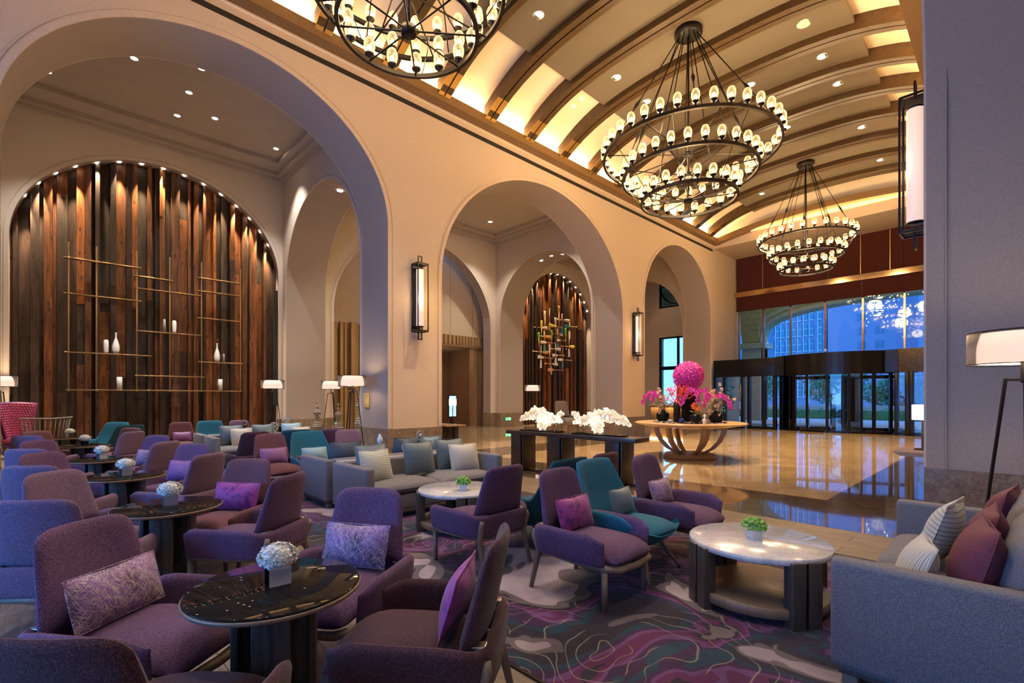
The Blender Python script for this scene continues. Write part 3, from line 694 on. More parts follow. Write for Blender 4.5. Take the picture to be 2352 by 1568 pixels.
# ------------------------------------------------------------------ windows seen through the third arch
def bay_window(n, x0, x1, z0, z1, arch=False):
    y = 27.6; mb = MB(); t = .10
    mb.box(x0, x0+t, y-.08, y+.05, z0, z1, M_blackframe); mb.box(x1-t, x1, y-.08, y+.05, z0, z1, M_blackframe)
    xm = (x0+x1)/2; mb.box(xm-.06, xm+.06, y-.08, y+.05, z0, z1, M_blackframe)
    mb.box(x0, x1, y-.08, y+.05, z0, z0+t, M_blackframe); mb.box(x0, x1, y-.08, y+.05, z1-t, z1, M_blackframe)
    if not arch: zz = z0+(z1-z0)*.60; mb.box(x0, x1, y-.08, y+.05, zz, zz+.22, M_blackframe)
    else: mb.ring((0,0,0), (x1-x0)/2-.05, .06, M_blackframe, 40, 4, M=Matrix.Translation((xm, y, z1)) @ Matrix.Rotation(PI/2, 4, 'X'))
    o = mb.build('window_%d' % n, kind='structure')
    MB().box(x0+t, xm-.06, y-.01, y+.01, z0+t, z1-t, M_glass).build('pane', o); MB().box(xm+.06, x1-t, y-.01, y+.01, z0+t, z1-t, M_glass).build('pane', o)
    if arch: MB().prism([(x0+.1, z1)] + [(xm-(xm-x0-.1)*math.cos(PI*i/16), z1+(xm-x0-.1)*math.sin(PI*i/16)) for i in range(1, 16)] + [(x1-.1, z1)], 'y', y-.01, y+.01, M_glass).build('pane', o)
    return o
wx0, wx1 = -15.35, -12.9
bay_window(3, wx0, wx1, .15, 5.2); bay_window(4, wx0, wx1, 7.0, 8.35, True)
we = MB(); we.box(-18.7, wx0, 27.5, 27.8, 0, 10.2, M_plaster2); we.box(wx1, -11.9, 27.5, 27.8, 0, 10.2, M_plaster2); we.box(wx0, wx1, 27.5, 27.8, 5.2, 7.0, M_plaster2); we.box(wx0, wx1, 27.5, 27.8, 0, .15, M_plaster2)
a_ = (wx1-wx0)/2; xm = (wx0+wx1)/2
we.prism([(wx0, 8.35)] + [(xm-a_*math.cos(PI*i/20), 8.35+a_*math.sin(PI*i/20)) for i in range(1, 20)] + [(wx1, 8.35), (wx1, 10.2), (wx0, 10.2)], 'y', 27.5, 27.8, M_plaster2)
we.build('wall_bay_end', kind='structure')
MB().box(-18.7, -11.9, 25.2, 27.6, 9.55, 9.7, M_bayceil).build('ceiling_bay_4', kind='structure')
light('SPOT', 'bay_end_downlight', (-14.2, 26.6, 9.4), NEUT, 110, (0, 0, 0), .05, spot=1.3)

# ------------------------------------------------------------------ outside
M_stone = noisy('sand_stone', (.42,.36,.20), (.50,.43,.25), 8, .8, bstr=.1)
M_stone2 = noisy('pale_stone_trim', (.45,.44,.40), (.52,.51,.47), 8, .8, bstr=.1)
M_road = noisy('paving', (.50,.42,.38), (.62,.54,.48), 2, .7, bstr=0)
M_lawn = noisy('lawn', (.05,.22,.08), (.10,.34,.14), 6, .9)
M_bld1 = plain('grey_tower_wall', (.16,.27,.40), .8); M_bld2 = plain('plain_tower_wall', (.26,.28,.42), .8); M_bldw = plain('tower_window', (.02,.22,.34), .2)
M_sill = plain('pale_sill', (.65,.75,.85), .7)
MB().box(-60, 60, 28.2, 110, -.2, -.02, M_road).build('ground', kind='structure')
lawn = MB().box(-40, 40, 45, 60, -.02, .12, M_lawn).build('lawn', kind='structure')
YP = 34.0
px0, px1 = -11.6, 6.0; pc = (px0+px1)/2
pts = []; n = 30
for i in range(n+1):
    t = PI*i/n; pts.append((pc-(px1-px0)/2*abs(math.cos(t))**.72*(1 if math.cos(t) > 0 else -1), 5.1+2.1*math.sin(t)**.62))
outer = [(-14.0, 0), (-12.9, 0), (-12.9, 5.1), (-12.9, 0)]
pol = [(-30, 0), (-19.4, 0)] + [( -16.1-3.3*math.cos(PI*i/16), 5.1+3.0*math.sin(PI*i/16)) for i in range(17)] + [(-12.8, 0), (px0, 0)] + pts + [(px1, 0), (14, 0), (14, 10), (-30, 10)]
portico = MB().prism(pol, 'y', YP, YP+1.2, M_stone).build('portico_wall', kind='structure')
rnd = random.Random(2); k = 0                          # stone courses proud of the joints
for r in range(12):
    z = 5.2+r*.38; x = -13.6-(.3*(r % 2))
    while x < -6.5:
        x2 = x+.62; top = 5.1+2.1*max(0, 1-((x2-pc)/((px1-px0)/2))**2)**.31 if x2 > px0 else 0
        lx = max(abs(x+16.1), 0); lt = 5.1+3*math.sqrt(max(0, 1-(lx/3.3)**2)) if lx < 3.3 else 0
        if z > max(top, lt)+.1 and z < 9.6:
            MB().box(x+.01, x2-.01, YP-.035, YP, z+.01, z+.37, M_stone).build('stone_block', portico)
        x = x2
for pp, ww in ((pts, .0), (pts, .32)):
    inn = [(p[0], p[1]+ww) for p in pp]; vs = []; fs = []
    for i, p in enumerate(pp): vs += [(p[0]+(ww if p[0] < pc else -ww)*-.6, YP-.10+ww*.15, p[1]+ww), (p[0]+(ww if p[0] < pc else -ww)*-.6-.0, YP-.10+ww*.15, p[1]+ww+.22), (p[0], YP+.02, p[1]+ww), (p[0], YP+.02, p[1]+ww+.22)]
    for i in range(len(pp)-1): a = i*4; fs += [(a, a+4, a+5, a+1), (a, a+2, a+6, a+4), (a+1, a+5, a+7, a+3)]
    MB().add(vs, fs, M_stone2).build('arch_trim', portico)
MB().box(-13.0, -11.3, YP-.25, YP+1.3, 4.75, 5.1, M_stone2).build('pier_capital', portico)
MB().box(-12.8, -11.6, YP-.06, YP+1.25, 0, 4.75, M_stone2).build('pier_facing', portico)
MB().box(-30, 14, 27.9, YP+1.2, 9.6, 9.8, M_stone).build('portico_soffit', kind='structure')
MB().box(-19, -18.6, 27.9, YP, 0, 10, M_stone).build('portico_side', kind='structure')
def tower(name, x0, x1, y, h, mat, cols, z0, dz_, label, sill=False, ww=1.0, wh=1.5, frame=False):
    e = empty(name, ((x0+x1)/2, y, 0), 0, label, 'building'); cx = (x0+x1)/2
    MB().box(x0-cx, x1-cx, 0, 12, 0, h, mat).build('wall', e)
    win0 = None; k = 0; z = z0
    while z+wh < h-1:
        for x in cols:
            if win0 is None:
                mb = MB().box(-ww/2, ww/2, -.12, .02, 0, wh, M_bldw)
                if sill: mb.box(-ww/2-.05, ww/2+.05, -.2, .02, -.09, -.01, M_sill); mb.box(-ww/2-.05, ww/2+.05, -.2, .02, wh+.01, wh+.08, M_sill)
                if frame:
                    mb.box(-ww/2-.07, -ww/2, -.2, .02, -.2, wh+.3, M_sill); mb.box(-ww/2, ww/2, -.15, .02, -.09, -.01, M_sill); mb.box(-ww/2, ww/2, -.15, .02, wh*.6, wh*.6+.05, M_sill)
                win0 = o = mb.build('window', e)
            else: o = win0.copy(); C.objects.link(o)
            o.location = (x-cx, 0, z); k += 1
        z += dz_
    return e
tower('tower_block', -31, -22.2, 74, 26, M_bld1, [-30.4+.95*k for k in range(9)], 1.6, 2.2, 'blue tower block with many small windows beyond the portico arch, left one', False, .5, 1.2)
tower('tower_block', -22.1, -16.2, 70, 28, M_bld1, [-21.8+.66*k for k in range(7)]+[-16.9], 1.6, 1.95, 'pale glazed tower block with white window grid beyond the second entrance pane', False, .40, 1.35, True)
tower('tower_block', -16.1, -7.4, 70, 27, M_bld2, [-12.9, -12.45, -11.2, -10.75], 2.2, 1.7, 'plain violet tower block with two slim window stacks above the revolving door', False, .24, .85)
tower('tower_block', -7.0, 12, 66, 26, M_bld2, [-5.9+1.45*k for k in range(12)], 1.8, 1.8, 'tower block with white-silled windows right of the plain violet one', True, .70, 1.0)
def leafball(mb, c, rx, ry, rz, n, s, mat, rnd, shell=.5):
    for _ in range(n):
        a = rnd.uniform(0, 2*PI); z = rnd.uniform(-1, 1); r = rnd.uniform(shell, 1); q = math.sqrt(1-z*z)*r
        p = Vector((c[0]+rx*q*math.cos(a), c[1]+ry*q*math.sin(a), c[2]+rz*z*r))
        d = Vector((rnd.gauss(0,1), rnd.gauss(0,1), rnd.gauss(0,1))).normalized(); e = d.cross(Vector((rnd.gauss(0,1), rnd.gauss(0,1), rnd.gauss(0,1)))).normalized()
        mb.add([p-d*s, p+e*s*.45, p+d*s, p-e*s*.45], [(0,1,2,3)], mat)
def tree(x, y, h, r, mat, label, n=900, s=.16, kind='tree', seed=1):
    rnd = random.Random(seed); e = empty(kind, (x, y, 0), 0, label, 'tree')
    MB().tube([(0,0,0), (.05,0,h*.35), (0,.1,h*.7)], [.12, .09, .04], M_oakd, 8).build('trunk', e)
    for k in range(4): a = k*1.6; MB().tube([(0,0,h*.35), (r*.6*math.cos(a), r*.6*math.sin(a), h*.8)], [.05, .015], M_oakd, 5).build('branch', e)
    mb = MB(); leafball(mb, (0,0,h*.58), r*1.15, r*1.15, h*.42, n*3, s, mat, rnd, .3); mb.build('crown', e)
M_tree1 = noisy('tree_leaf_green', (.04,.22,.12), (.10,.42,.22), 3, .6, bstr=0); M_tree2 = noisy('tree_leaf_red', (.08,.05,.12), (.16,.09,.18), 3, .6, bstr=0)
tree(-15.5, 44, 5.2, 1.9, M_tree1, 'green tree outside behind the left entrance door', seed=1)
tree(-10.2, 46, 4.6, 2.0, M_tree1, 'green tree outside seen left of the potted bush', seed=2)
tree(-6.9, 50.5, 3.2, 2.0, M_tree1, 'low green tree outside behind the centre of the revolving door', seed=3)
tree(-4.4, 44, 3.3, 1.9, M_tree2, 'dark red-leaved tree outside behind the revolving door', seed=4)
tree(-2.4, 47, 7.0, 2.4, M_tree1, 'tall green tree outside behind the right part of the entrance', seed=5)
tree(1.5, 50, 9.5, 3.0, M_tree1, 'tallest green tree outside at the right edge of the upper glazing', seed=6)
tree(-18, 48, 5.5, 2.4, M_tree1, 'green tree outside furthest left behind the portal', seed=7)
hd = MB(); rnd = random.Random(9)
for k in range(60): leafball(hd, (-20+k*.5, 40, .45), .35, .5, .35, 28, .10, M_tree1, rnd, .3)
hd.box(-20, 10, 39.6, 40.4, 0, .6, M_lawn)
tag(hd.build('hedge'), 'long clipped green hedge outside across the drive', 'hedge')
o = MB().box(-14, 4, 42.2, 42.5, 0, .9, M_stone2, .02).build('garden_wall', kind='structure')
# round bush in a tall black planter outside the door
e = empty('potted_bush', (-6.55, 31.2, 0), 0, 'dark round bush in a tall square planter outside the revolving door', 'potted plant')
MB().prism([(-.27, 0), (.27, 0), (.34, .85), (-.34, .85)], 'y', -.3, .3, M_black).build('planter', e)
mb = MB(); leafball(mb, (0, 0, 1.75), .62, .62, .42, 1100, .07, M_tree2, random.Random(3), .2); mb.build('crown', e)
for k in range(3): MB().tube([(0,0,.8), (.12*math.cos(k*2), .12*math.sin(k*2), 1.5)], .018, M_oakd, 5).build('stem', e)
light('AREA', 'portico_lamps', (-8, 31, 9.4), WARM2, 160, (0, 0, 0), 8, 3)
# tiny glowing cubes and wires set beyond the upper glazing
mb = MB(); rnd = random.Random(12)
for _ in range(170):
    x, z = rnd.uniform(-5.6, -1.0), rnd.uniform(5.2, 7.6); y = rnd.uniform(30, 32)
    if (abs(z-7.3) > .35) and rnd.random() < .35: continue
    mb.box(x-.013, x+.013, y-.013, y+.013, z-.013, z+.013, M_bulb)
e = empty('glowing_dots', (-3.3, 31, 7.5), 0, 'cluster of tiny glowing dots behind the upper glazing', 'chandelier')
for i, v in enumerate(mb.v): mb.v[i] = (v[0]+3.3, v[1]-31, v[2]-7.5)
mb.build('tiny_dots', e, kind='stuff')
mb = MB()
for k in range(26): a = k*.7; x, y = -2.2+k*.18, .8*math.sin(k*2.1); mb.tube([(x, y, 2.1), (x, y, -.3-1.8*((k*37) % 10)/10)], .004, M_black, 4)
mb.build('dot_wires', e, kind='stuff')

# ------------------------------------------------------------------ carpet
rug = empty('area_rug', ((RUG[0]+RUG[1])/2, (RUG[2]+RUG[3])/2, 0), 0, 'large rug with purple, black and cream cloud shapes and pale growth-ring lines', 'rug')
rx, ry = (RUG[1]-RUG[0])/2, (RUG[3]-RUG[2])/2
MB().box(-rx, rx, -ry, ry, 0, .014, M_rug, .005).build('pile', rug)
eb = MB(); eb.box(-rx-.02, rx+.02, -ry-.02, -ry, 0, .012, M_black); eb.box(-rx-.02, rx+.02, ry, ry+.02, 0, .012, M_black); eb.build('binding', rug)

# ------------------------------------------------------------------ seating (local +x is the front)
def ss(t, a, b): t = max(0, min(1, (t-a)/(b-a))); return t*t*(3-2*t)
def make_armchair(fab, label='', name='armchair'):
    e = empty(name)
    # moulded tub with low arms
    def tub(u, v):
        a = u*2.35; q = abs(u)
        cx_, sx_ = math.cos(a), math.sin(a)
        pw = .55
        x = -.04 - .29*(abs(cx_)**pw)*(1 if cx_ > 0 else -1)*(1 if cx_ > 0 else 1.48); y = .325*(abs(sx_)**.42)*(1 if sx_ > 0 else -1)
        top = .50 + .035*ss(q, .25, .62) - .05*ss(q, .80, 1.0)
        h = (v+1)/2; z = .31+h*(top-.31)
        fl = 1+.07*h
        return (x*(1+.03*h), y*fl, z)
    MB().slab(tub, .058, 30, 8, fab, 7).build('arm_shell', e)
    def cush(u, v):
        return (.065+.335*u*(1-.08*abs(v)**4), .258*v*(1-.08*abs(u)**6), .362+.012*(1-v*v)+(-.02*ss(u, .5, 1)))
    MB().slab(cush, lambda u, v: .135+.025*(1-u*u), 16, 14, fab, 4.5).build('seat_cushion', e)
    def back(u, v):
        h = (v+1)/2; hw = .285-.055*h
        top = .90-.05*abs(u)**7; z = .47+h*(top-.47)
        return (-.27-.105*h+.045*u*u, hw*u, z)
    MB().slab(back, lambda u, v: .062-.012*v, 16, 14, fab, 9).build('backrest', e)
    f = MB()
    rail = [(-.30, -.25, .30), (.10, -.285, .30), (.30, -.27, .295), (.375, -.20, .29), (.39, 0, .285), (.375, .20, .29), (.30, .27, .295), (.10, .285, .30), (-.30, .25, .30), (-.33, 0, .30), (-.30, -.25, .30)]
    f.tube(rail, .026, M_legwood, 6, False); f.build('seat_frame', e)
    for sy in (-1, 1):
        MB().tube([(.30, .262*sy, 0), (.30, .262*sy, .30)], [.018, .025], M_legwood, 10).build('leg', e)
        MB().tube([(-.37, .285*sy, 0), (-.30, .27*sy, .30), (-.335, .285*sy, .42), (-.335, .275*sy, .46)], [.017, .025, .023, .016], M_legwood, 10).build('leg', e)
        MB().box(-.325, -.265, .225*sy-.028, .225*sy+.028, .445, .50, M_silver, .006).build('back_bracket', e)
    return e
def make_shellchair(fab, cush_fab):
    e = empty('shell_armchair')
    def shell(u, v):
        q = abs(u); h = (v+1)/2
        a = u*2.2; cx_, sx_ = math.cos(a), math.sin(a)
        x = -.02-.30*(abs(cx_)**.6)*(1 if cx_ > 0 else -1.25); y = .335*(abs(sx_)**.5)*(1 if sx_ > 0 else -1)
        hi = 1-ss(q, .18, .50)
        top = .53-.09*ss(q, .72, 1)+(.38)*hi-(.03 if q < .18 else 0)*abs(q/.18)**6
        z = .25+h*(top-.25); zz = max(0, z-.45)
        return (x*(.78+.22*min(1, h*2))-.30*zz, y*(.70+.30*min(1, h*2.2))*(1+.10*h), z)
    MB().slab(shell, .045, 44, 14, fab, 9).build('shell', e)
    def bowl(u, v): return (.005+.325*u*(1-.12*v*v), .295*v*(1-.10*u*u), .258+.05*v*v+.085*ss(u, .5, 1.0))
    MB().slab(bowl, .045, 18, 14, fab, 7).build('shell_base', e)
    def cush(u, v): return (.03+.295*u*(1-.14*abs(v)**3), .245*v*(1-.12*abs(u)**4), .368+.01*(1-v*v))
    MB().slab(cush, lambda u, v: .12+.03*(1-u*u), 14, 12, cush_fab, 3.6).build('seat_cushion', e)
    for sx in (-1, 1):
        for sy in (-1, 1):
            MB().tube([(.30*sx, .27*sy, 0), (.15*sx, .14*sy, .26)], [.015, .032], M_legwood, 8, flat=.7).build('leg', e)
    return e
def pillow_mesh(w, h, t, mat, piping=None):
    mb = MB()
    def f(u, v): return (0, u*w/2*(1-.07*(1-v*v)*0-.05*(1-abs(v))*1*abs(u)**3), v*h/2*(1-.10*(1-abs(u))*abs(v)**3))
    n = 14
    mb.slab(f, lambda u, v: t*((1-abs(u)**3)*(1-abs(v)**3))**.35, n, n, mat, 2.2)
    return mb
chair_protos = {}
def place(proto_key, maker, x, y, face, label, group, cat='armchair'):
    ang = math.atan2(face[1], face[0])
    if proto_key not in chair_protos: chair_protos[proto_key] = o = maker()
    else: o = copy_tree(chair_protos[proto_key])
    o.location = (x, y, .014 if RUG[2] < y < RUG[3] and x > RUG[0] else 0); o.rotation_euler = (0, 0, ang); tag(o, label, cat, group)
    return o
pil_protos = {}
def pillow(kind, mat, x, y, z, ang, label, w=.44, h=.26, t=.13, lean=.30, roll=0, group=None):
    key = (kind, w, h)
    if key not in pil_protos:
        pil_protos[key] = o = pillow_mesh(w, h, t, mat).build('cushion')
        pts = [(0.0, s*w/2*.97, q*h/2*.97) for s, q in ((-1,-1), (1,-1), (1,1), (-1,1), (-1,-1))]
        MB().tube(pts, .004, mat, 5, False).build('piping', o)
    else: o = copy_tree(pil_protos[key])
    o.location = (x, y, z); o.rotation_euler = (roll, -lean, ang); o.rotation_mode = 'XYZ'
    tag(o, label, 'cushion', group); return o
def back_of(bx, by, face, d=.32):
    l = math.hypot(*face); return bx+face[0]/l*d, by+face[1]/l*d
G1 = 'purple armchairs round the dark glass tables'; G2 = 'armchairs facing the sofas'
TBL = [(-2.32, .75), (-4.60, .69), (-6.70, .61), (-8.72, .54), (-11.45, .48), (-13.95, .35)]
K = 1.07
mk = {'p': lambda: make_armchair(M_purple), 'v': lambda: make_armchair(M_violet), 'm': lambda: make_armchair(M_plum), 'd': lambda: make_armchair(M_darkplum), 't': lambda: make_shellchair(M_teal, M_teal), 'k': lambda: make_shellchair(M_tealdk, M_tealdk)}
# (kind, back x, back y, facing, label, cushion)
CH = [
 ('p', -3.12, .14, (.80,.62), 'purple armchair at the nearest dark table holding a thread-patterned violet cushion', 'scr', G1),
 ('d', -1.72, .00, (-.72,.74), 'almost black plum armchair cut off by the bottom left corner', None, G1),
 ('p', -2.94, 1.53, (.55,-.84), 'purple armchair behind the nearest dark table holding a bright violet cushion', 'scr2', G1),
 ('d', -1.62, 1.46, (-.80,-.66), 'dark purple armchair seen from the side right of the nearest dark table', 'flame', G1),
 ('v', -4.03, -.05, (-.85,.62), 'lilac-brown armchair seen from behind at the left edge, second table', 'scrp', G1),
 ('v', -5.40, .05, (.80,.60), 'lilac armchair left of the second dark table, seen three-quarter front', None, G1),
 ('p', -3.98, 1.38, (-.78,-.62), 'blue-purple armchair seen from behind, right of the second dark table', None, G1),
 ('m', -5.17, 1.42, (.62,-.80), 'plum armchair behind the second dark table with a magenta cushion', 'flame2', G1),
 ('v', -6.06, -.10, (-.85,.6), 'lilac armchair back at the left, third table, standing before the second-table chair', None, G1),
 ('p', -7.33, -.03, (.82,.6), 'purple armchair left of the third dark table', None, G1),
 ('v', -6.02, 1.26, (-.80,-.6), 'lilac armchair seen from behind, right of the third dark table', None, G1),
 ('p', -7.34, 1.36, (.6,-.8), 'purple armchair behind the third dark table with a blue-violet cushion', 'lil', G1),
 ('v', -8.06, -.17, (-.85,.6), 'lilac armchair back at the left beside the fourth dark table', None, G1),
 ('p', -9.42, -.08, (.82,.6), 'dark purple armchair left of the fourth dark table', None, G1),
 ('v', -8.06, 1.18, (-.80,-.6), 'pale lilac armchair seen from behind, right of the fourth dark table', None, G1),
 ('p', -9.40, 1.26, (.6,-.8), 'purple armchair behind the fourth dark table', 'scr3', G1),
 ('v', -10.82, -.22, (-.85,.6), 'small-looking lilac armchair back nearest the spindle chair', None, G1),
 ('m', -12.10, -.13, (.82,.6), 'rosy plum armchair in front of the spindle-back chair', None, G1),
 ('v', -10.80, 1.10, (-.80,-.6), 'pale lilac armchair seen from behind, right of the fifth dark table', None, G1),
 ('m', -12.10, 1.20, (.6,-.8), 'plum armchair half hidden behind the fifth table lilac chair', None, G1),
 ('t', -14.75, 1.15, (.75,-.65), 'bright teal shell armchair by the sixth dark table at the back', None, G2),
 ('k', -13.15, 1.25, (-.9,-.4), 'dark teal shell armchair turned away beside the bright teal one at the back', None, G2),
 ('p', -2.60, 3.03, (1,.02), 'purple armchair with a magenta cushion facing the nearest marble table', 'flame3', G2),
 ('t', -2.64, 3.70, (1,.02), 'teal shell armchair with a silver-blue cushion facing the nearest marble table', 'wv', G2),
 ('p', -2.60, 4.38, (1,.02), 'purple armchair furthest right, with a violet thread cushion, before the console', 'scr4', G2),
 ('p', -3.06, 2.86, (-1,-.05), 'purple armchair seen from behind, right of the far marble table', None, G2),
 ('k', -3.04, 3.60, (-1,0), 'teal shell armchair seen from behind between two purple armchairs', None, G2),
 ('m', -3.03, 4.30, (-1,0), 'plum armchair back showing just above the teal shell armchair', None, G2),
 ('m', -7.77*K, 2.42*K, (1,.05), 'plum armchair with a lilac cushion, mid room beside the teal one', 'lil2', G2),
 ('t', -7.73*K, 3.00*K, (1,0), 'bright teal shell armchair with a pale blue cushion, mid room', 'blu', G2),
 ('v', -7.83*K, 3.67*K, (1,0), 'lilac armchair with a magenta cushion in front of the pier lamp', 'flame4', G2),
 ('d', -8.38*K, 2.40*K, (-1,0), 'very dark plum armchair turned away, mid room', None, G2),
 ('k', -8.41*K, 3.01*K, (-1,0), 'dark teal shell armchair turned away, mid room', None, G2),
 ('p', -8.29*K, 3.56*K, (-1,0), 'purple armchair turned away, mid room below the stacked finials', None, G2),
 ('m', -14.0, 2.34, (1,0), 'plum armchair with a violet cushion against the timber wall', 'lil3', G2),
 ('t', -14.0, 2.97, (1,0), 'teal shell armchair furthest back behind the small far sofa', None, G2),
 ('v', -14.08, 3.63, (1,0), 'pale violet armchair furthest back behind the film projector', None, G2),
]
PM = {'scr': (M_pscr, 'dark violet satin lumbar cushion with crossed pale threads on the nearest left armchair', .46, .25),
 'scr2': (M_pscr, 'bright violet lumbar cushion with silver threads on the chair behind the nearest table', .44, .26),
 'scrp': (M_pscr, 'violet thread cushion peeping past the chair back at the left edge', .40, .26),
 'scr3': (M_pscr, 'violet thread cushion on the purple armchair behind the fourth dark table', .40, .24),
 'scr4': (M_pscr, 'violet thread cushion on the armchair furthest right before the console', .40, .24),
 'flame': (M_pflame, 'magenta silk cushion on the dark armchair seen from the side', .42, .30),
 'flame2': (M_pflame, 'magenta and purple lumbar cushion on the plum armchair behind the second table', .46, .25),
 'flame3': (M_pflame, 'magenta silk cushion on the purple armchair facing the nearest marble table', .42, .26),
 'flame4': (M_pflame, 'magenta cushion on the lilac armchair in front of the pier lamp', .40, .22),
 'lil': (M_plilac, 'blue-violet cushion on the armchair behind the third dark table', .40, .26),
 'lil2': (M_plilac, 'lilac cushion on the plum armchair mid room', .42, .25),
 'lil3': (M_plilac, 'violet cushion on the plum armchair against the timber wall', .38, .22),
 'wv': (M_pweave, 'silver-blue woven cushion on the teal shell armchair by the nearest marble table', .34, .24),
 'blu': (M_pblue, 'pale blue lumbar cushion on the bright teal shell armchair mid room', .42, .22)}
for kd, bx_, by_, fc, lb, pk, gr in CH:
    x, y = back_of(bx_, by_, fc, .33)
    place(kd, mk[kd], x, y, fc, lb, gr)
    if pk:
        m_, l_, pw, ph = PM[pk]; a = math.atan2(fc[1], fc[0]); d = -.155 if kd not in 'tk' else -.12
        pillow(m_.name, m_, x+d*math.cos(a), y+d*math.sin(a), .455+ph/2*.97, a, l_, pw, ph, .12, .28, group='lumbar cushions on the armchairs')

# wingback and spindle chair at the far left
wb = empty('wingback_chair', (-17.0, -.45, 0), math.radians(28), 'tall wingback chair with red quilted inside and violet outside, far left', 'armchair')
M_wing = M_red
def wingf(u, v):
    h = (v+1)/2; a = u*1.25; r = .36+.05*h
    top = 1.38-.03*u*u; z = .38+h*(top-.38)-.25*ss(abs(u), .6, 1)*(h-.5)*0
    return (-.30-.18*h+.42*(1-math.cos(a))*(.6+.4*h), r*math.sin(a)*1.12*(.62+.38*h), z)
MB().slab(wingf, .05, 24, 20, M_redout, 9).build('outer_shell', wb)
qm = MB().slab(lambda u, v: (lambda p: (p[0]+.045, p[1]*.93, p[2]-.01))(wingf(u*.97, v*.97)), .03, 24, 20, M_red, 9)
# raised diamonds of the quilting
for i in range(13):
    for j in range(16):
        u, v = -.86+i*1.72/12+(.07 if j % 2 else 0), -.9+j*1.8/15
        if abs(u) > .9: continue
        p = Vector(wingf(u, v)); n_ = (Vector(wingf(u+.02, v))-p).cross(Vector(wingf(u, v+.02))-p).normalized(); n_ = n_ if n_.x > 0 else -n_
        c0 = p+n_*.075; du = (Vector(wingf(u+.06, v))-p); dv_ = (Vector(wingf(u, v+.052))-p)
        qm.add([c0, p+n_*.058+du, p+n_*.058+dv_, p+n_*.058-du, p+n_*.058-dv_], [(0,1,2), (0,2,3), (0,3,4), (0,4,1)], M_red)
qm.build('quilted_lining', wb, kind='stuff')
MB().slab(lambda u, v: (.02+.33*u, .30*v, .42), .16, 12, 12, M_red, 5).build('seat_cushion', wb)
MB().box(-.28, .28, -.26, .26, .26, .36, M_redout, .03).build('seat_base', wb)
for sx in (-1, 1):
    for sy in (-1, 1): MB().tube([(.30*sx, .28*sy, 0), (.2*sx, .2*sy, .28)], [.014, .022], M_legwood, 8).build('leg', wb)
sc_ = empty('spindle_chair', (-14.95, -.05, 0), math.radians(200), 'wooden chair with a curved back of slim spindles before the red wingback', 'chair')
M_greywood = wood('weathered_grey_wood', (.20,.17,.14), (.30,.26,.22), .6, (4,4,1), 8)
rail = [(-.30*math.cos(t)-.05, .46*math.sin(t), 1.03+.02*abs(math.sin(t))) for t in [(-1.25+2.5*i/16) for i in range(17)]]
MB().tube(rail, .026, M_greywood, 8, flat=.6).build('top_rail', sc_)
for i in range(13):
    t = -1.2+2.4*i/12; MB().tube([(-.22*math.cos(t)-.02, .36*math.sin(t), .44), (-.30*math.cos(t)-.05, .45*math.sin(t), 1.03)], .011, M_greywood, 6).build('spindle', sc_)
MB().slab(lambda u, v: (.04+.30*u, .36*v, .43), .05, 10, 10, M_greywood, 6).build('seat', sc_)
for sx in (-1, 1):
    for sy in (-1, 1): MB().tube([(.28*sx+.04, .33*sy, 0), (.2*sx+.04, .26*sy, .42)], [.014, .02], M_greywood, 8).build('leg', sc_)

# ------------------------------------------------------------------ dark round tables with white flowers
def make_table():
    e = empty('round_table')
    MB().lathe([(0, .655), (.352, .655), (.360, .651), (.360, .646), (0, .646)], M_blackglass, 64).build('glass_top', e)
    MB().lathe([(0, .618), (.335, .618), (.362, .628), (.366, .643), (.360, .6455), (0, .6455)], M_oakd, 64).build('wood_top', e)
    for k in range(4):
        a = PI/4+k*PI/2; Mx = Matrix.Rotation(a, 4, 'Z')
        MB().box(.02, .17, -.016, .016, .012, .618, M_tblwood, .004, Mx).build('leg', e)
        MB().box(.14, .17, -.075, .075, .012, .618, M_tblwood, .004, Mx).build('leg_face', e)
    MB().lathe([(0, 0), (.25, 0), (.25, .008), (.235, .012), (0, .012)], M_iron, 48).build('base_plate', e)
    return e
order = ['nearest', 'second', 'third', 'fourth', 'fifth', 'sixth and furthest']
tb0 = None
for (x, y), o_ in zip(TBL, order):
    t = make_table() if tb0 is None else copy_tree(tb0)
    tb0 = tb0 or t; t.location = (x, y, 0); t.rotation_euler = (0, 0, .35)
    tag(t, 'round black glass table with oak rim, %s of the row' % o_, 'table', 'black glass tables in a row')
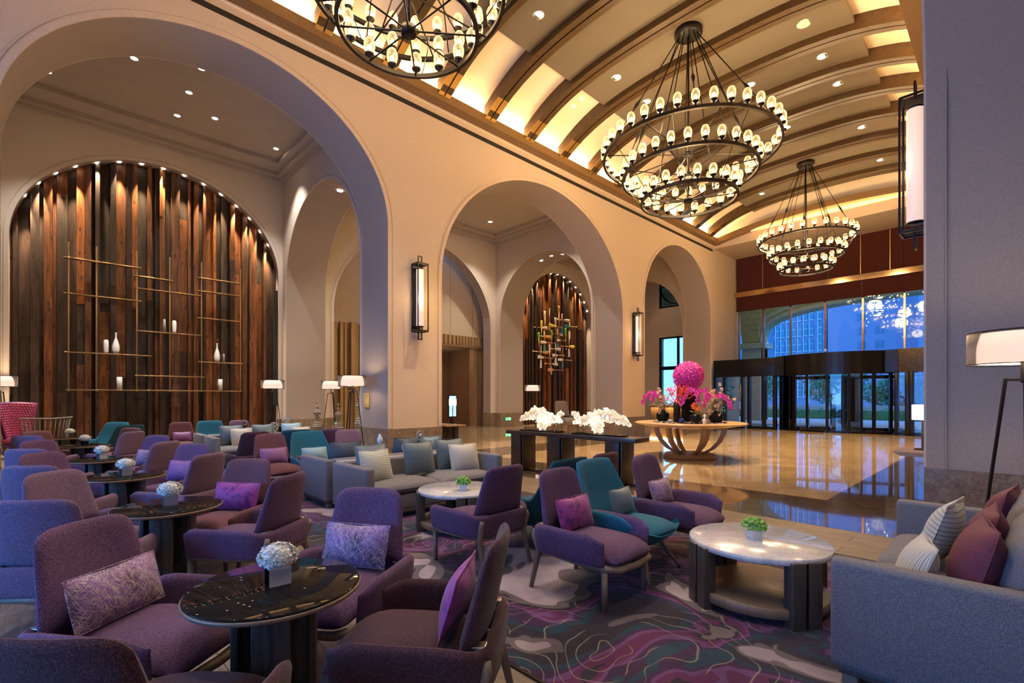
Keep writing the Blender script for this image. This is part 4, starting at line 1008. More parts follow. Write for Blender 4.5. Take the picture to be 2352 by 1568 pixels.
def make_vase(seed):
    e = empty('flower_vase'); rnd = random.Random(seed)
    s = .056; mb = MB()
    for a, b_, c_, d in ((-s, s, -s, -s+.008), (-s, s, s-.008, s), (-s, -s+.008, -s, s), (s-.008, s, -s, s)): mb.box(a, b_, c_, d, 0, .10, M_white)
    mb.box(-s, s, -s, s, 0, .09, M_white); mb.build('vase', e)
    fl = MB()
    for _ in range(280):          # florets of the hydrangea head, four cupped petals each
        a = rnd.uniform(0, 2*PI); z = rnd.uniform(-.35, 1); q = math.sqrt(1-z*z); r = rnd.uniform(.88, 1.05)
        n_ = Vector((q*math.cos(a), q*math.sin(a), z)); c0 = Vector((0, 0, .145))+Vector((n_.x*.098*r, n_.y*.098*r, n_.z*.072*r))
        t1 = n_.cross(Vector((0,0,1))); t1 = t1.normalized() if t1.length > .1 else Vector((1,0,0)); t2 = n_.cross(t1); ro = rnd.uniform(0, PI/2); s_ = rnd.uniform(.0095, .0145)
        for k in range(4):
            an = ro+k*PI/2; d1 = t1*math.cos(an)+t2*math.sin(an); d2 = t1*-math.sin(an)+t2*math.cos(an); up = n_*rnd.uniform(.2, .7)*s_
            fl.add([c0, c0+d1*s_*.7-d2*s_*.5+up*.5, c0+d1*s_*1.25+up, c0+d1*s_*.7+d2*s_*.5+up*.5], [(0,1,2,3)], M_petal, True)
    fl.lathe([(0, .09), (.05, .10), (.080, .145), (.05, .195), (0, .205)], M_petal, 14)
    fl.build('hydrangea_head', e, kind='stuff')
    return e
v0 = None
for (x, y), o_ in zip(TBL, order):
    t = make_vase(3) if v0 is None else copy_tree(v0)
    v0 = v0 or t; t.scale = (.82, .82, .82); t.location = (x-.01, y+.01, .655); t.rotation_euler = (0, 0, -.15+(.4*x) % 1)
    tag(t, 'white hydrangea head in a square white vase on the %s dark table' % o_, 'flower vase', 'white flower vases on the dark tables')

# ------------------------------------------------------------------ marble coffee tables
def make_coffee():
    e = empty('coffee_table')
    MB().lathe([(0, .405), (.468, .405), (.472, .409), (.472, .441), (.466, .445), (0, .445)], M_whitemarble, 72).build('marble_top', e)
    MB().lathe([(0, .05), (.455, .05), (.46, .055), (.46, .112), (.455, .117), (0, .117)], M_oakd, 72).build('lower_shelf', e)
    for k in range(4):
        a = PI/4+k*PI/2+.18; Mx = Matrix.Rotation(a, 4, 'Z')
        MB().box(.40, .488, -.105, -.012, 0, .425, M_tblwood, .004, Mx).build('leg', e)
        MB().box(.40, .488, .012, .105, 0, .425, M_tblwood, .004, Mx).build('leg', e)
        MB().box(.41, .475, -.012, .012, 0, .42, M_iron, 0, Mx).build('leg_inlay', e)
    return e
ct = make_coffee(); ct.location = (-1.31, 3.77, .014); tag(ct, 'round marble-topped coffee table in front of the right sofa', 'coffee table', 'marble coffee tables')
c2t = copy_tree(ct); c2t.location = (-4.42, 3.42, .014); c2t.rotation_euler = (0,0,.1); tag(c2t, 'round marble-topped coffee table in front of the middle blue-cushioned sofa', 'coffee table', 'marble coffee tables')
def make_moss():
    e = empty('moss_pot'); s = .045; rnd = random.Random(5)
    MB().prism([(-s*.8, 0), (s*.8, 0), (s, .07), (-s, .07)], 'y', -s*.9, s*.9, M_white).build('pot', e)
    mb = MB()
    for _ in range(90):
        a = rnd.uniform(0, 2*PI); z = rnd.uniform(-.1, 1); q = math.sqrt(1-z*z)
        c = Vector((.075*q*math.cos(a), .075*q*math.sin(a), .085+.06*z)); r = rnd.uniform(.012, .02)
        vs = [c+Vector(d)*r for d in ((1,0,0), (-1,0,0), (0,1,0), (0,-1,0), (0,0,1), (0,0,-1), (.6,.6,.6), (-.6,.6,.6), (.6,-.6,.6), (-.6,-.6,.6))]
        mb.add(vs, [(6,4,8,0), (6,2,7,4), (7,1,9,4), (8,4,9,3), (0,2,6), (2,1,7), (1,3,9), (3,0,8), (0,5,2), (2,5,1), (1,5,3), (3,5,0)], M_moss, True)
    mb.lathe([(0, .065), (.05, .07), (.06, .10), (.04, .135), (0, .145)], M_moss, 12); mb.build('moss', e, kind='stuff')
    return e
mo = make_moss(); mo.location = (-1.33, 3.76, .459); mo.rotation_euler = (0,0,.9); tag(mo, 'ball of green moss in a small white pot on the nearest marble table', 'potted plant', 'moss pots')
m2 = copy_tree(mo); m2.location = (-4.28, 3.36, .459); tag(m2, 'ball of green moss in a small white pot on the far marble table', 'potted plant', 'moss pots')

# ------------------------------------------------------------------ sofas (local +x is the front)
def make_sofa(L, D, fab, H=.65):
    e = empty('sofa'); hl = L/2; aw = .12
    for s in (-1, 1):
        MB().box(-D/2, D/2, min(s*hl, s*(hl-aw)), max(s*hl, s*(hl-aw)), .10, H, fab, .03).build('armrest', e)
    MB().box(-D/2, -D/2+.15, -hl+aw+.002, hl-aw-.002, .10, H, fab, .03).build('backrest', e)
    MB().box(-D/2+.152, D/2-.03, -hl+aw+.003, hl-aw-.003, .10, .28, fab, .02).build('seat_base', e)
    w_ = (L-2*aw)/2
    for s in (-1, 1):
        c = s*w_/2
        MB().slab(lambda u, v: (.075+(D/2-.085)*u, c+(w_/2-.004)*v, .355), lambda u, v: .145+.03*(1-u*u)*(1-v*v), 14, 14, fab, 7).build('seat_cushion', e)
    MB().box(-D/2+.03, D/2-.03, -hl+.03, hl-.03, .055, .10, M_tblwood, .01).build('plinth', e)
    for sx in (-1, 1):
        for sy in (-1, 1): MB().box(sx*(D/2-.08)-.035, sx*(D/2-.08)+.035, sy*(hl-.08)-.035, sy*(hl-.08)+.035, 0, .056, M_legwood, .006).build('foot', e)
    return e
GS = 'low square-armed sofas'
s1 = make_sofa(2.16, .92, M_sofa); s1.location = (-.21, 4.02, .014); s1.rotation_euler = (0, 0, PI); tag(s1, 'low taupe and blue sofa with burgundy cushions at the right', 'sofa', GS)
def sofa_at(x, y, rz, lb): o = copy_tree(s1); o.location = (x, y, .014); o.rotation_euler = (0,0,rz); tag(o, lb, 'sofa', GS); return o
sofa_at(-5.66, 3.74, 0, 'low blue-grey sofa facing us in mid room with blue woven cushions')
sofa_at(-6.78, 3.74, PI, 'low sofa turned away, back to back with the mid room sofa')
sofa_at(-11.82, 3.55, 0, 'far low sofa with one striped cushion near the timber wall')
sofa_at(-12.90, 3.55, PI, 'far low sofa turned away, back to back with the one near the timber wall')
for k in range(2):   # loose back cushions of the right sofa
    o = MB().slab(lambda u, v: (0, u*.46, v*.22), lambda u, v: .17, 14, 12, M_sofa, 4).build('back_cushion'); o.location = (.03, 3.54+.96*k, .66); o.rotation_euler = (0, .22, PI*0)
    tag(o, ['taupe loose back cushion of the right sofa, nearer one', 'taupe loose back cushion of the right sofa, farther one'][k], 'cushion')
GP = 'scatter cushions on the right sofa'
for k, (x, y, z, a, lb) in enumerate(((-.135, 3.36, .66, PI+.15, 'burgundy square cushion nearest on the right sofa'), (-.12, 3.78, .67, PI+.05, 'burgundy square cushion in the middle of three on the right sofa'), (-.06, 4.55, .69, PI-.1, 'burgundy square cushion furthest on the right sofa'))):
    pillow('mar', M_pmaroon, x, y, z, a, lb, .50, .46, .20, .25, group=GP)
pillow('str', M_pstripev, -.36, 3.30, .60, PI+.25, 'small blue, green and white striped cushion at the near end of the right sofa', .40, .34, .15, .35, group=GP)
pillow('strh', M_pstripe, -.31, 4.02, .66, PI-.1, 'larger blue, olive and white striped cushion behind the small striped one on the right sofa', .46, .44, .17, .3, group=GP)
GB = 'scatter cushions on the mid room sofa'
pillow('weave', M_pweave, -5.83, 3.08, .66, .1, 'blue woven cushion at the left end of the mid room sofa', .48, .46, .18, .3, group=GB)
pillow('strh', M_pstripe, -5.62, 3.02, .62, .15, 'cream cushion with horizontal stripes, left on the mid room sofa', .46, .44, .17, .3, group=GB)
pillow('weave', M_pweave, -5.72, 3.72, .66, 0, 'shiny blue woven cushion in the middle of the mid room sofa', .48, .46, .18, .22, group=GB)
pillow('weave', M_pweave, -5.80, 4.32, .66, -.1, 'blue woven cushion at the right end of the mid room sofa', .48, .46, .18, .3, group=GB)
pillow('strv', M_pstripev, -5.58, 4.40, .62, -.2, 'cream cushion with upright stripes, right on the mid room sofa', .46, .42, .17, .3, group=GB)
GB2 = 'cushions on the sofa turned away'
pillow('weave', M_pweave, -6.62, 3.05, .66, PI, 'blue woven cushion left on the sofa turned away', .48, .46, .18, .3, group=GB2)
pillow('weave', M_pweave, -6.62, 4.05, .66, PI, 'blue woven cushion behind the film reels on the sofa turned away', .48, .46, .18, .3, group=GB2)
pillow('pale', M_pblue, -6.66, 4.50, .66, PI, 'pale blue cushion at the right end of the sofa turned away', .46, .44, .17, .3, group=GB2)
GB3 = 'cushions on the far sofas'
pillow('weave', M_pweave, -11.98, 2.95, .66, .1, 'grey-blue cushion left on the far sofa', .48, .46, .18, .3, group=GB3)
pillow('strv', M_pstripev, -11.78, 3.10, .62, .1, 'cream striped cushion alone in front on the far sofa', .46, .42, .17, .3, group=GB3)
pillow('weave', M_pweave, -11.98, 3.6, .66, 0, 'grey-blue cushion in the middle of the far sofa', .48, .46, .18, .3, group=GB3)
pillow('pale', M_pblue, -11.9, 4.2, .68, 0, 'pale blue cushion right on the far sofa', .46, .44, .17, .3, group=GB3)
pillow('strv', M_pstripev, -11.72, 4.35, .62, -.1, 'white striped cushion at the right end of the far sofa', .42, .38, .15, .3, group=GB3)
def sofa_table(x, y, lb):
    e = empty('sofa_table', (x, y, .014), 0, lb, 'table')
    MB().box(-.075, .075, -.95, .95, .60, .64, M_whitemarble, .004).build('marble_top', e)
    for s in (-1, 1): MB().box(-.06, .06, s*.85-.02, s*.85+.02, 0, .60, M_tblwood).build('leg', e)
    return e
sofa_table(-6.22, 3.74, 'narrow marble-topped table between the two mid room sofas')
sofa_table(-12.36, 3.55, 'narrow marble-topped table between the two far sofas')

# ------------------------------------------------------------------ objects on the sofa tables
M_reel = plain('brushed_reel_tin', (.62,.62,.64), .4, .35)
def reel(name, x, y, z, r, ang, parent):
    mb = MB(); th = .008; Mx = Matrix.Translation((x, y, z)) @ Matrix.Rotation(ang, 4, 'Z') @ Matrix.Rotation(PI/2, 4, 'Y')
    # wheel face with round holes: sector webs between rings
    mb.ring((0,0,0), r*.90, r*.11, M_reel, 36, 4, rz=th, M=Mx); mb.lathe([(0, -.010), (r*.34, -.010), (r*.34, .010), (0, .010)], M_reel, 20, M=Mx)
    for k in range(6):
        a = k*PI/3; M2 = Mx @ Matrix.Rotation(a, 4, 'Z')
        mb.prism([(r*.26, -r*.13), (r*.42, -r*.06), (r*.60, -r*.08), (r*.85, -r*.34), (r*.85, r*.34), (r*.60, r*.08), (r*.42, r*.06), (r*.26, r*.13)], 'z', -th*.6, th*.6, M_reel, M2)
    return mb.build(name, parent)
def projector(x, y, z, ang, lb, s=1.0):
    e = empty('film_projector', (x, y, z), ang, lb, 'projector'); e.scale = (s, s, s)
    MB().box(-.05, .05, -.09, .09, .0, .13, M_black, .01).build('body', e)
    MB().box(-.07, .07, -.13, .13, 0, .012, M_iron, .004).build('base', e)
    MB().lathe([(0, 0), (.022, 0), (.026, .06), (0, .06)], M_silver, 16, M=Matrix.Translation((.05, .03, .09)) @ Matrix.Rotation(PI/2, 4, 'Y')).build('lens', e)
    MB().tube([(0, .03, .12), (0, .05, .24)], .012, M_black, 8).build('reel_arm', e); MB().tube([(0, -.06, .10), (0, -.16, .12)], .012, M_black, 8).build('reel_arm', e)
    reel('reel', .02, .05, .27, .075, 0, e); reel('reel', .03, -.20, .125, .095, 0, e)
    return e
projector(-6.22, 4.00, .654, .1, 'black film projector with two silver reels on the mid room sofa table')
projector(-12.36, 4.15, .654, .1, 'old film projector with silver reels on the far sofa table', 1.15)
e = empty('bird_figurine', (-6.22, 3.42, .654), .3, 'white bird figurine on a crystal base beside the film reels', 'figurine')
MB().lathe([(0, 0), (.045, 0), (.045, .10), (.03, .11), (.018, .13), (.03, .15), (.012, .18), (0, .18)], M_crystal_glow, 20).build('crystal_base', e)
MB().lathe([(0, .18), (.02, .19), (.042, .235), (.036, .27), (.018, .30), (.012, .325), (0, .34)], M_white, 16, M=Matrix.Rotation(.12, 4, 'X')).build('bird', e)
e = empty('brass_urn', (-12.36, 3.30, .654), 0, 'small antique brass urn with a finial on the far sofa table', 'urn')
MB().lathe([(0, 0), (.04, 0), (.045, .015), (.012, .04), (.012, .12), (.06, .17), (.066, .19), (.05, .22), (.015, .235), (.022, .255), (.008, .28), (0, .30)], M_bronze, 20).build('urn_body', e)
e = empty('glass_globe_lamp', (-12.36, 2.88, .654), 0, 'dark glass ball on the far sofa table beside the striped cushion', 'ornament')
MB().lathe([(0, 0), (.03, 0), (.03, .02), (.06, .05), (.072, .09), (.06, .13), (.03, .155), (0, .16)], M_blackglass, 20).build('ball', e)

# ------------------------------------------------------------------ chandeliers: three tiered rings of glass candles
CH_E = 720
def make_chandelier(R, Zs, n_, ztop, rod_r, ring_r, s):
    e = empty('ring_chandelier'); ls = s*1.22
    zt = ztop-Zs[0]
    MB().lathe([(0, zt), (.27*s, zt), (.27*s, zt-.10), (.20*s, zt-.14), (0, zt-.14)], M_iron, 32).build('canopy', e)
    lamp0 = None
    for k, (r, z, n) in enumerate(zip(R, Zs, n_)):
        z -= Zs[0]
        mb = MB(); mb.ring((0,0,z), r, ring_r*1.35, M_iron, 72, 4, rz=ring_r*1.6); mb.build('ring', e)
        sp = MB()
        for j in range(4): a = j*PI/4+.2*k; sp.tube([(-r*math.cos(a), -r*math.sin(a), z), (r*math.cos(a), r*math.sin(a), z)], .011*s, M_iron, 5)
        sp.lathe([(0, z-.05), (.09*s, z-.05), (.09*s, z+.05), (0, z+.05)], M_iron, 20); sp.build('spokes', e)
        for j in range(n):
            a = 2*PI*j/n
            if lamp0 is None:
                lamp0 = l = MB().lathe([(0, -.01), (.016, -.01), (.016, .03), (.046, .045), (.050, .062), (.03, .07), (0, .07)], M_iron, 12).build('candle_cup', e)
                MB().lathe([(.030, .060), (.048, .085), (.060, .13), (.058, .18), (.042, .215), (.034, .225)], M_seed, 14, cap=False).build('glass_shade', l)
                MB().lathe([(0, .065), (.016, .07), (.026, .11), (.022, .135), (.008, .155), (0, .165)], M_bulb, 10).build('bulb', l)
                l.scale = (ls, ls, ls)
            else: l = copy_tree(lamp0); l.parent = e; l.scale = (ls, ls, ls)
            l.location = (r*math.cos(a), r*math.sin(a), z+ring_r*1.2)
    # suspension rods with spindle-shaped turnbuckles
    for j in range(12):
        a = 2*PI*j/12; p0 = Vector((.17*s*math.cos(a), .17*s*math.sin(a), zt-.12)); k = 0 if j % 2 == 0 else 1
        p1 = Vector((R[k]*.98*math.cos(a), R[k]*.98*math.sin(a), Zs[k]-Zs[0]+.05))
        q = [p0.lerp(p1, t) for t in (0, .60, .62, .66, .71, .73, 1)]
        MB().tube(q, [rod_r, rod_r, rod_r*1.6, rod_r*3.8, rod_r*1.8, rod_r, rod_r], M_iron, 6).build('suspension_rod', e)
    for j in range(8):
        a = 2*PI*j/8+.3
        for k in (0, 1): MB().tube([(R[k]*math.cos(a)*.98, R[k]*math.sin(a)*.98, Zs[k]-Zs[0]), (R[k+1]*math.cos(a), R[k+1]*math.sin(a), Zs[k+1]-Zs[0])], .007*s, M_iron, 5).build('tie_rod', e)
    MB().tube([(0, 0, zt-.1), (0, 0, Zs[2]-Zs[0])], .020*s, M_iron, 8).build('centre_rod', e)
    return e
big = make_chandelier((2.05, 1.58, 1.12), (7.50, 6.98, 6.38), (36, 28, 20), 10.56, .013, .030, 1.22)
big.location = (VC, 11.45, 7.50); tag(big, 'largest tiered iron ring chandelier in the middle of the vault', 'chandelier')
sm = make_chandelier((1.62, 1.27, .91), (7.52, 6.93, 6.42), (28, 22, 16), 10.56, .010, .026, 1.12)
sm.location = (VC, 21.15, 7.52); sm.rotation_euler = (0,0,.2); tag(sm, 'smaller tiered ring chandelier hanging before the maroon blind', 'chandelier')
c1 = copy_tree(sm); c1.location = (VC, 3.48, 7.48); c1.rotation_euler = (0,0,.5); tag(c1, 'tiered ring chandelier cut off by the top edge above the arcade', 'chandelier')
for y, s in ((11.45, 1.6), (21.15, 1.1), (3.48, .55)):
    for z, r in ((7.75, 1.5), (6.8, .7)):
        for k in range(3 if r > 1 else 1):
            a = k*2*PI/3+.5; rr = r if r > 1 else 0
            light('POINT', 'chandelier_glow', (VC+rr*math.cos(a), y+rr*math.sin(a), z), WARM2, CH_E*s*(.30 if r > 1 else .24), size=.35)

# ------------------------------------------------------------------ wall lanterns
def make_sconce():
    e = empty('wall_lantern'); t = .012        # local: +x away from the wall, z centre
    H = .86; w_ = .15; x0, x1 = .05, .33; fr = MB()
    for x in (x0, x1):
        for y in (-w_, w_): fr.box(x-t, x+t, y-t, y+t, -H, H, M_black)
    for z in (-H, H):
        fr.box(x0, x1, -w_-t, -w_+t, z-t, z+t, M_black); fr.box(x0, x1, w_-t, w_+t, z-t, z+t, M_black)
        fr.box(x0-t, x0+t, -w_, w_, z-t, z+t, M_black); fr.box(x1-t, x1+t, -w_, w_, z-t, z+t, M_black)
    fr.build('frame', e)
    for sg in (-1, 1):
        hb = MB(); z0, z1 = sg*H, sg*(H+.20); a, b_ = min(z0, z1), max(z0, z1)
        xm = (x0+x1)/2
        for y in (-.05, .05): hb.box(xm-t, xm+t, y-t, y+t, a, b_, M_black)
        hb.box(xm-t, xm+t, -.06, .06, z1-t, z1+t, M_black); hb.build('handle', e)
        MB().box(x0, x1, -w_, w_, sg*(H-.03)-.006, sg*(H-.03)+.006, M_black).build('cap_plate', e)
    MB().box(0, x0-t, -.11, .11, -H*.9, H*.9, M_black, .005).build('back_plate', e)
    MB().lathe([(.088, -.72), (.092, -.72), (.092, .72), (.088, .72), (.088, -.72)], M_sconce, 32, c=(.19, 0, 0)).build('linen_tube', e)
    for z in (-.74, .72): MB().lathe([(0, 0), (.098, 0), (.098, .02), (0, .02)], M_black, 32, c=(.19, 0, z)).build('tube_ring', e)
    return e
sn = make_sconce(); sn.location = (XW, 6.86, 4.03); tag(sn, 'tall black-framed lit wall lantern on the pier between the two largest arches', 'wall lamp', 'wall lanterns')
s2_ = copy_tree(sn); s2_.location = (XW, 17.15, 4.03); tag(s2_, 'tall black-framed wall lantern on the pier left of the third arch', 'wall lamp', 'wall lanterns')
s3_ = copy_tree(sn); s3_.location = (XR, 8.02, 4.46); s3_.rotation_euler = (0,0,PI); tag(s3_, 'tall black-framed wall lantern jutting from the near right pier', 'wall lamp', 'wall lanterns')
light('POINT', 'lantern_glow', (XW+.45, 6.86, 4.0), WARM2, 14, size=.15); light('POINT', 'lantern_glow', (XW+.45, 17.15, 4.0), WARM2, 14, size=.15); light('POINT', 'lantern_glow', (XR-.5, 8.02, 4.5), WARM2, 12, size=.15)

# ------------------------------------------------------------------ tripod floor lamps
def make_lamp():
    e = empty('floor_lamp'); zs = 1.77
    MB().lathe([(.335, zs), (.338, zs), (.338, zs+.265), (.335, zs+.265), (.335, zs)], M_sheer, 48).build('sheer_shade', e)
    MB().lathe([(.275, zs+.008), (.278, zs+.008), (.278, zs+.255), (.275, zs+.255), (.275, zs+.008)], M_shade, 48).build('linen_shade', e)
    rm = MB(); rm.ring((0,0,zs), .338, .004, M_black, 48, 5); rm.ring((0,0,zs+.265), .338, .004, M_black, 48, 5)
    for k in range(3): a = k*2*PI/3; rm.tube([(0,0,zs+.03), (.336*math.cos(a), .336*math.sin(a), zs+.01)], .004, M_black, 4)
    rm.build('shade_ring', e)
    MB().box(-.012, .012, -.012, .012, 1.62, zs+.10, M_black).build('stem', e)
    for k in range(3):
        a = k*2*PI/3+.5; c_, s_ = math.cos(a), math.sin(a)
        lg = MB(); lg.tube([(0, 0, 1.66-.018*k), (.11*c_, .11*s_, 1.66-.018*k)], .013, M_black, 4); lg.tube([(.11*c_, .11*s_, 1.672-.018*k), (.30*c_, .30*s_, 0)], [.014, .012], M_black, 4)
        lg.build('leg', e)
    MB().tube([(.03, 0, 1.75), (.03, 0, 1.40)], .002, M_black, 4).build('pull_cord', e); MB().lathe([(0, 1.38), (.007, 1.38), (.007, 1.40), (0, 1.40)], M_black, 8, c=(.03,0,0)).build('cord_knob', e)
    MB().lathe([(0, zs+.06), (.022, zs+.08), (.028, zs+.11), (0, zs+.14)], M_bulb, 10).build('bulb', e)
    return e
lamps = [((.05, 5.72), 'black tripod floor lamp with lit drum shade beside the near right pier', 1.3), ((-11.35, 5.45), 'black tripod floor lamp before the bluish jamb of the large left arch', 1.0),
         ((-16.1, 5.1), 'tripod floor lamp at the right end of the timber wall', .8), ((-15.6, 6.75), 'tripod floor lamp in the side archway behind the stacked finials', .8),
         ((-17.6, -.86), 'tripod floor lamp mostly hidden at the left edge behind the red wingback', .8), ((-14.6, 15.3), 'tripod floor lamp far back before the paddle wall', .7)]
l0 = None
for (xy, lb, en) in lamps:
    l = make_lamp() if l0 is None else copy_tree(l0); l0 = l0 or l
    l.location = (*xy, 0); l.rotation_euler = (0, 0, xy[0]*1.7+.9); tag(l, lb, 'floor lamp', 'tripod floor lamps')
    light('POINT', 'floor_lamp_glow', (*xy, 1.92), WARM2, 20*en, size=.06)

# ------------------------------------------------------------------ downlights
dl0 = None
def downlight(p, lb, tilt=None, r=.055, e=0, spot=1.2, col=NEUT, grp='recessed ceiling downlights'):
    global dl0
    if dl0 is None:
        dl0 = o = MB().lathe([(.055, -.004), (.068, -.004), (.070, .002), (.055, .004)], M_white, 24, cap=False).build('downlight')
        MB().lathe([(0, .0), (.054, .0)], M_dl, 20, cap=False).build('lamp_face', o)
    else: o = copy_tree(dl0)
    o.location = p; k = r/.055; o.scale = (k, k, k)
    if tilt: o.rotation_euler = tilt
    tag(o, lb, 'downlight', grp)
    if e: light('SPOT', 'downlight_beam', (p[0], p[1], p[2]-.05), col, e, (0,0,0), .05, spot=spot)
    return o
names = ['first', 'second', 'third', 'fourth', 'fifth', 'sixth']
bays = [RIBS[i]+.37+.615 for i in range(len(RIBS)-1)]
def vz(x): return zr(x)+.165
near = lambda y: min(bays, key=lambda b: abs(b-y))
for k, y in enumerate((8.2, 11.4, 13.0, 22.8)): y = near(y); downlight((-7.75, y, vz(-7.75)), 'ceiling downlight in the left vault row, %s from the near end' % names[k], None, .11, 2500, 1.05, WARM2)
for k, y in enumerate((14.6, 16.2, 19.4, 22.6)): y = near(y); downlight((-3.5, y, vz(-3.5)), 'ceiling downlight in the right vault row, %s from the near end' % names[k], None, .11, 2500, 1.05, WARM2)
for k, y in enumerate((14.6, 17.8)): y = near(y); downlight((-5.3, y, vz(-5.3)), 'ceiling downlight on the vault centre line behind the middle chandelier, %s one' % names[k], None, .10, 2300, 1.05, WARM2)
o = MB().lathe([(0, 0), (.15, 0), (.155, .004), (.165, .008)], M_cove, 32).build('ceiling_speaker'); y = near(13.0); o.location = (-3.5, y, vz(-3.5)-.008); tag(o, 'round flush ceiling speaker, pale disc in the right vault row', 'speaker')
for k, x in enumerate((-9.3, -9.0)): y = near(12.3); downlight((x, y, zr(x)+.355), 'small downlight in a lit vault bay above the second arch, %s of a pair' % names[k], None, .05)
for k, (u, v) in enumerate(((109, 164), (463, 157), (434, 212), (407, 265), (634, 341))):
    d = F*(9.55-EYE)/(CY-v); l_ = (u-CX)/F*d; x, y = l_*cY-d*sY, l_*sY+d*cY
    downlight((x, y, 9.545), 'downlight in the ceiling beyond the large left arch, %s counted from the left' % names[k], None, .075, 800, 1.35, (1,.92,.84))
u, v = 1126, 509; d = F*(9.55-EYE)/(CY-v); l_ = (u-CX)/F*d
downlight((l_*cY-d*sY, l_*sY+d*cY, 9.545), 'single downlight in the ceiling beyond the second arch', None, .10, 800, 1.6, (1,.88,.75))
for (x, y) in ((-15, 8.6), (-13.3, 14.6)): downlight((x, y, 9.545), 'downlight in the ceiling beyond the second arch, %s end' % ('near' if y < 10 else 'far'), None, .09, 800, 1.6, (1,.88,.75))
for (x, y) in ((-15, 20), (-15.5, 22.5)): downlight((x, y, 9.545), 'downlight in the ceiling beyond the third arch, %s one' % ('nearer' if y < 21 else 'farther'), None, .09, 520, 1.5)
# arch soffit downlights of the cross walls
for k, a in enumerate((-.12, .12)): downlight((XC[0]+XC[1]*math.sin(a)-.35, 6.8, XC[2]+XC[3]*math.cos(a)-.006), 'downlight in the side arch soffit above the stacked finials, %s one' % names[k], (0, a, 0), .08, 160, 1.2)
for k, a in enumerate((-.25, -.02, .22)): downlight((XC[0]+XC[1]*math.sin(a), 17.1, XC[2]+XC[3]*math.cos(a)-.006), 'downlight in the far side arch soffit, %s of three from the left' % names[k], (0, a, 0), .08, 160, 1.2)
# row of small washers along the timber arch soffits
ORD = ['first','second','third','fourth','fifth','sixth','seventh','eighth','ninth','tenth','eleventh','twelfth','thirteenth','fourteenth','fifteenth']
def washers(B, n, txt, e, grp):
    for k in range(n):
        a = -1.15+2.30*k/(n-1); y = B[0]+(B[1]-.02)*math.sin(a); z = B[2]+(B[3]-.02)*math.cos(a)
        o = downlight((XB-.17, y, z), txt + ', %s from the left' % ORD[k], (-a, 0, 0), .045, 0, grp=grp)
        light('SPOT', 'washer_beam', (XB-.15, y*1-.02*math.sin(a), z-.06), (1,.72,.40), e, (0, .07, 0), .02, spot=.62, blend=.8)
washers(B1, 15, 'tiny wall washer in the arch soffit over the large timber wall', 1500, 'wall washers over the large timber wall')
washers(B3, 13, 'tiny wall washer in the arch soffit over the paddle wall', 1100, 'wall washers over the paddle wall')
# working light of the lounge and the flower table (real downlights in the vault behind and above the frame)
for (x, y, e_, wh_) in ((-7.75, 1.8, 200, 'over the fourth dark table'), (-3.5, 1.8, 230, 'over the nearest dark table'), (-5.3, .2, 180, 'over the second dark table'), (-3.5, 5.0, 200, 'over the teal armchairs'), (-7.75, 5.0, 200, 'over the sofa turned away'), (-5.3, -3, 120, 'near the rear glazing')):
    y = near(y); downlight((x, y, vz(x)), 'vault ceiling downlight out of the frame ' + wh_, None, .11, e_*2.7, 1.25, (1,.90,.86))
for (x, y, e_) in ((-14.5, 1.5, 170), (-16, 3.5, 150)): downlight((x, y, 9.545), 'downlight above the far dark tables, %s one' % ('nearer' if x > -15 else 'farther'), None, .075, e_*3.4, 1.3, (1,.92,.86))

# ------------------------------------------------------------------ brass shelf on the timber wall with white vessels
XS = -18.1
def S(cx_, cy_): return onX(XS, cx_/2.571, 380+cy_/2.571)
sh = empty('brass_shelf', (XS, 2.2, 0), 0, 'tall open brass rod shelf hung on the large timber wall', 'shelf')
def SL(p): return (p[0]-XS, p[1]-2.2, p[2])
for cx_, c0, c1_ in ((405, 450, 1335), (570, 478, 1335), (808, 505, 1335), (1003, 540, 1335), (1190, 572, 1335), (1420, 610, 1335)):
    a, b_ = SL(S(cx_, c0)), SL(S(cx_, c1_)); MB().box(-.018, .018, a[1]-.018, a[1]+.018, b_[2], a[2], M_shelf, .004).build('upright_rod', sh)
    MB().tube([(-.14, a[1], a[2]-.12), (0, a[1], a[2]-.12)], .012, M_shelf, 6).build('wall_bracket', sh)
shelfz = []
for x0, y0, x1, y1 in ((375,540,835,607),(785,648,1020,682),(805,722,1190,772),(375,750,835,803),(1165,660,1415,698),(1165,740,1415,770),(1165,898,1415,922),(800,972,1190,1006),(380,1098,895,1126),(1170,1158,1430,1170),(795,1238,1205,1250),(390,1322,1425,1333)):
    a, b_ = SL(S(x0, y0)), SL(S(x1, y1)); z = (a[2]+b_[2])/2
    MB().box(-.11, .06, a[1], b_[1], z-.018, z+.012, M_shelf, .004).build('shelf_board', sh); shelfz.append((x0, x1, z+.012))
def vessel(name, cx_, ybase, prof, lb, mat=M_white):
    p = S(cx_, ybase); z = min((s[2] for s in shelfz if s[0] < cx_ < s[1]), key=lambda q: abs(q-p[2]))
    o = MB().lathe(prof, mat, 20).build(name); o.location = (XS-.03, p[1], z); tag(o, lb, 'vase', 'white vessels on the brass shelf'); return o
bot = [(0, 0), (.06, 0), (.085, .10), (.088, .22), (.055, .36), (.022, .46), (.02, .60), (.028, .62), (0, .62)]
pill = [(0, 0), (.045, 0), (.055, .05), (.06, .25), (.055, .36), (.03, .395), (0, .40)]
cyl = [(0, 0), (.068, 0), (.068, .37), (.060, .375), (.060, .36), (0, .36)]
M_greyc = plain('grey_ceramic', (.28,.27,.28), .4)
vessel('bottle_vase', 685, 1108, bot, 'tall white bottle vase on the lower left shelf')
vessel('capsule_vase', 627, 1105, pill, 'short white rounded vase left of the tall bottle vase')
vessel('cone_vase', 972, 985, [(0, 0), (.055, 0), (.03, .40), (0, .42)], 'grey tapering vase on the middle shelf', M_greyc)
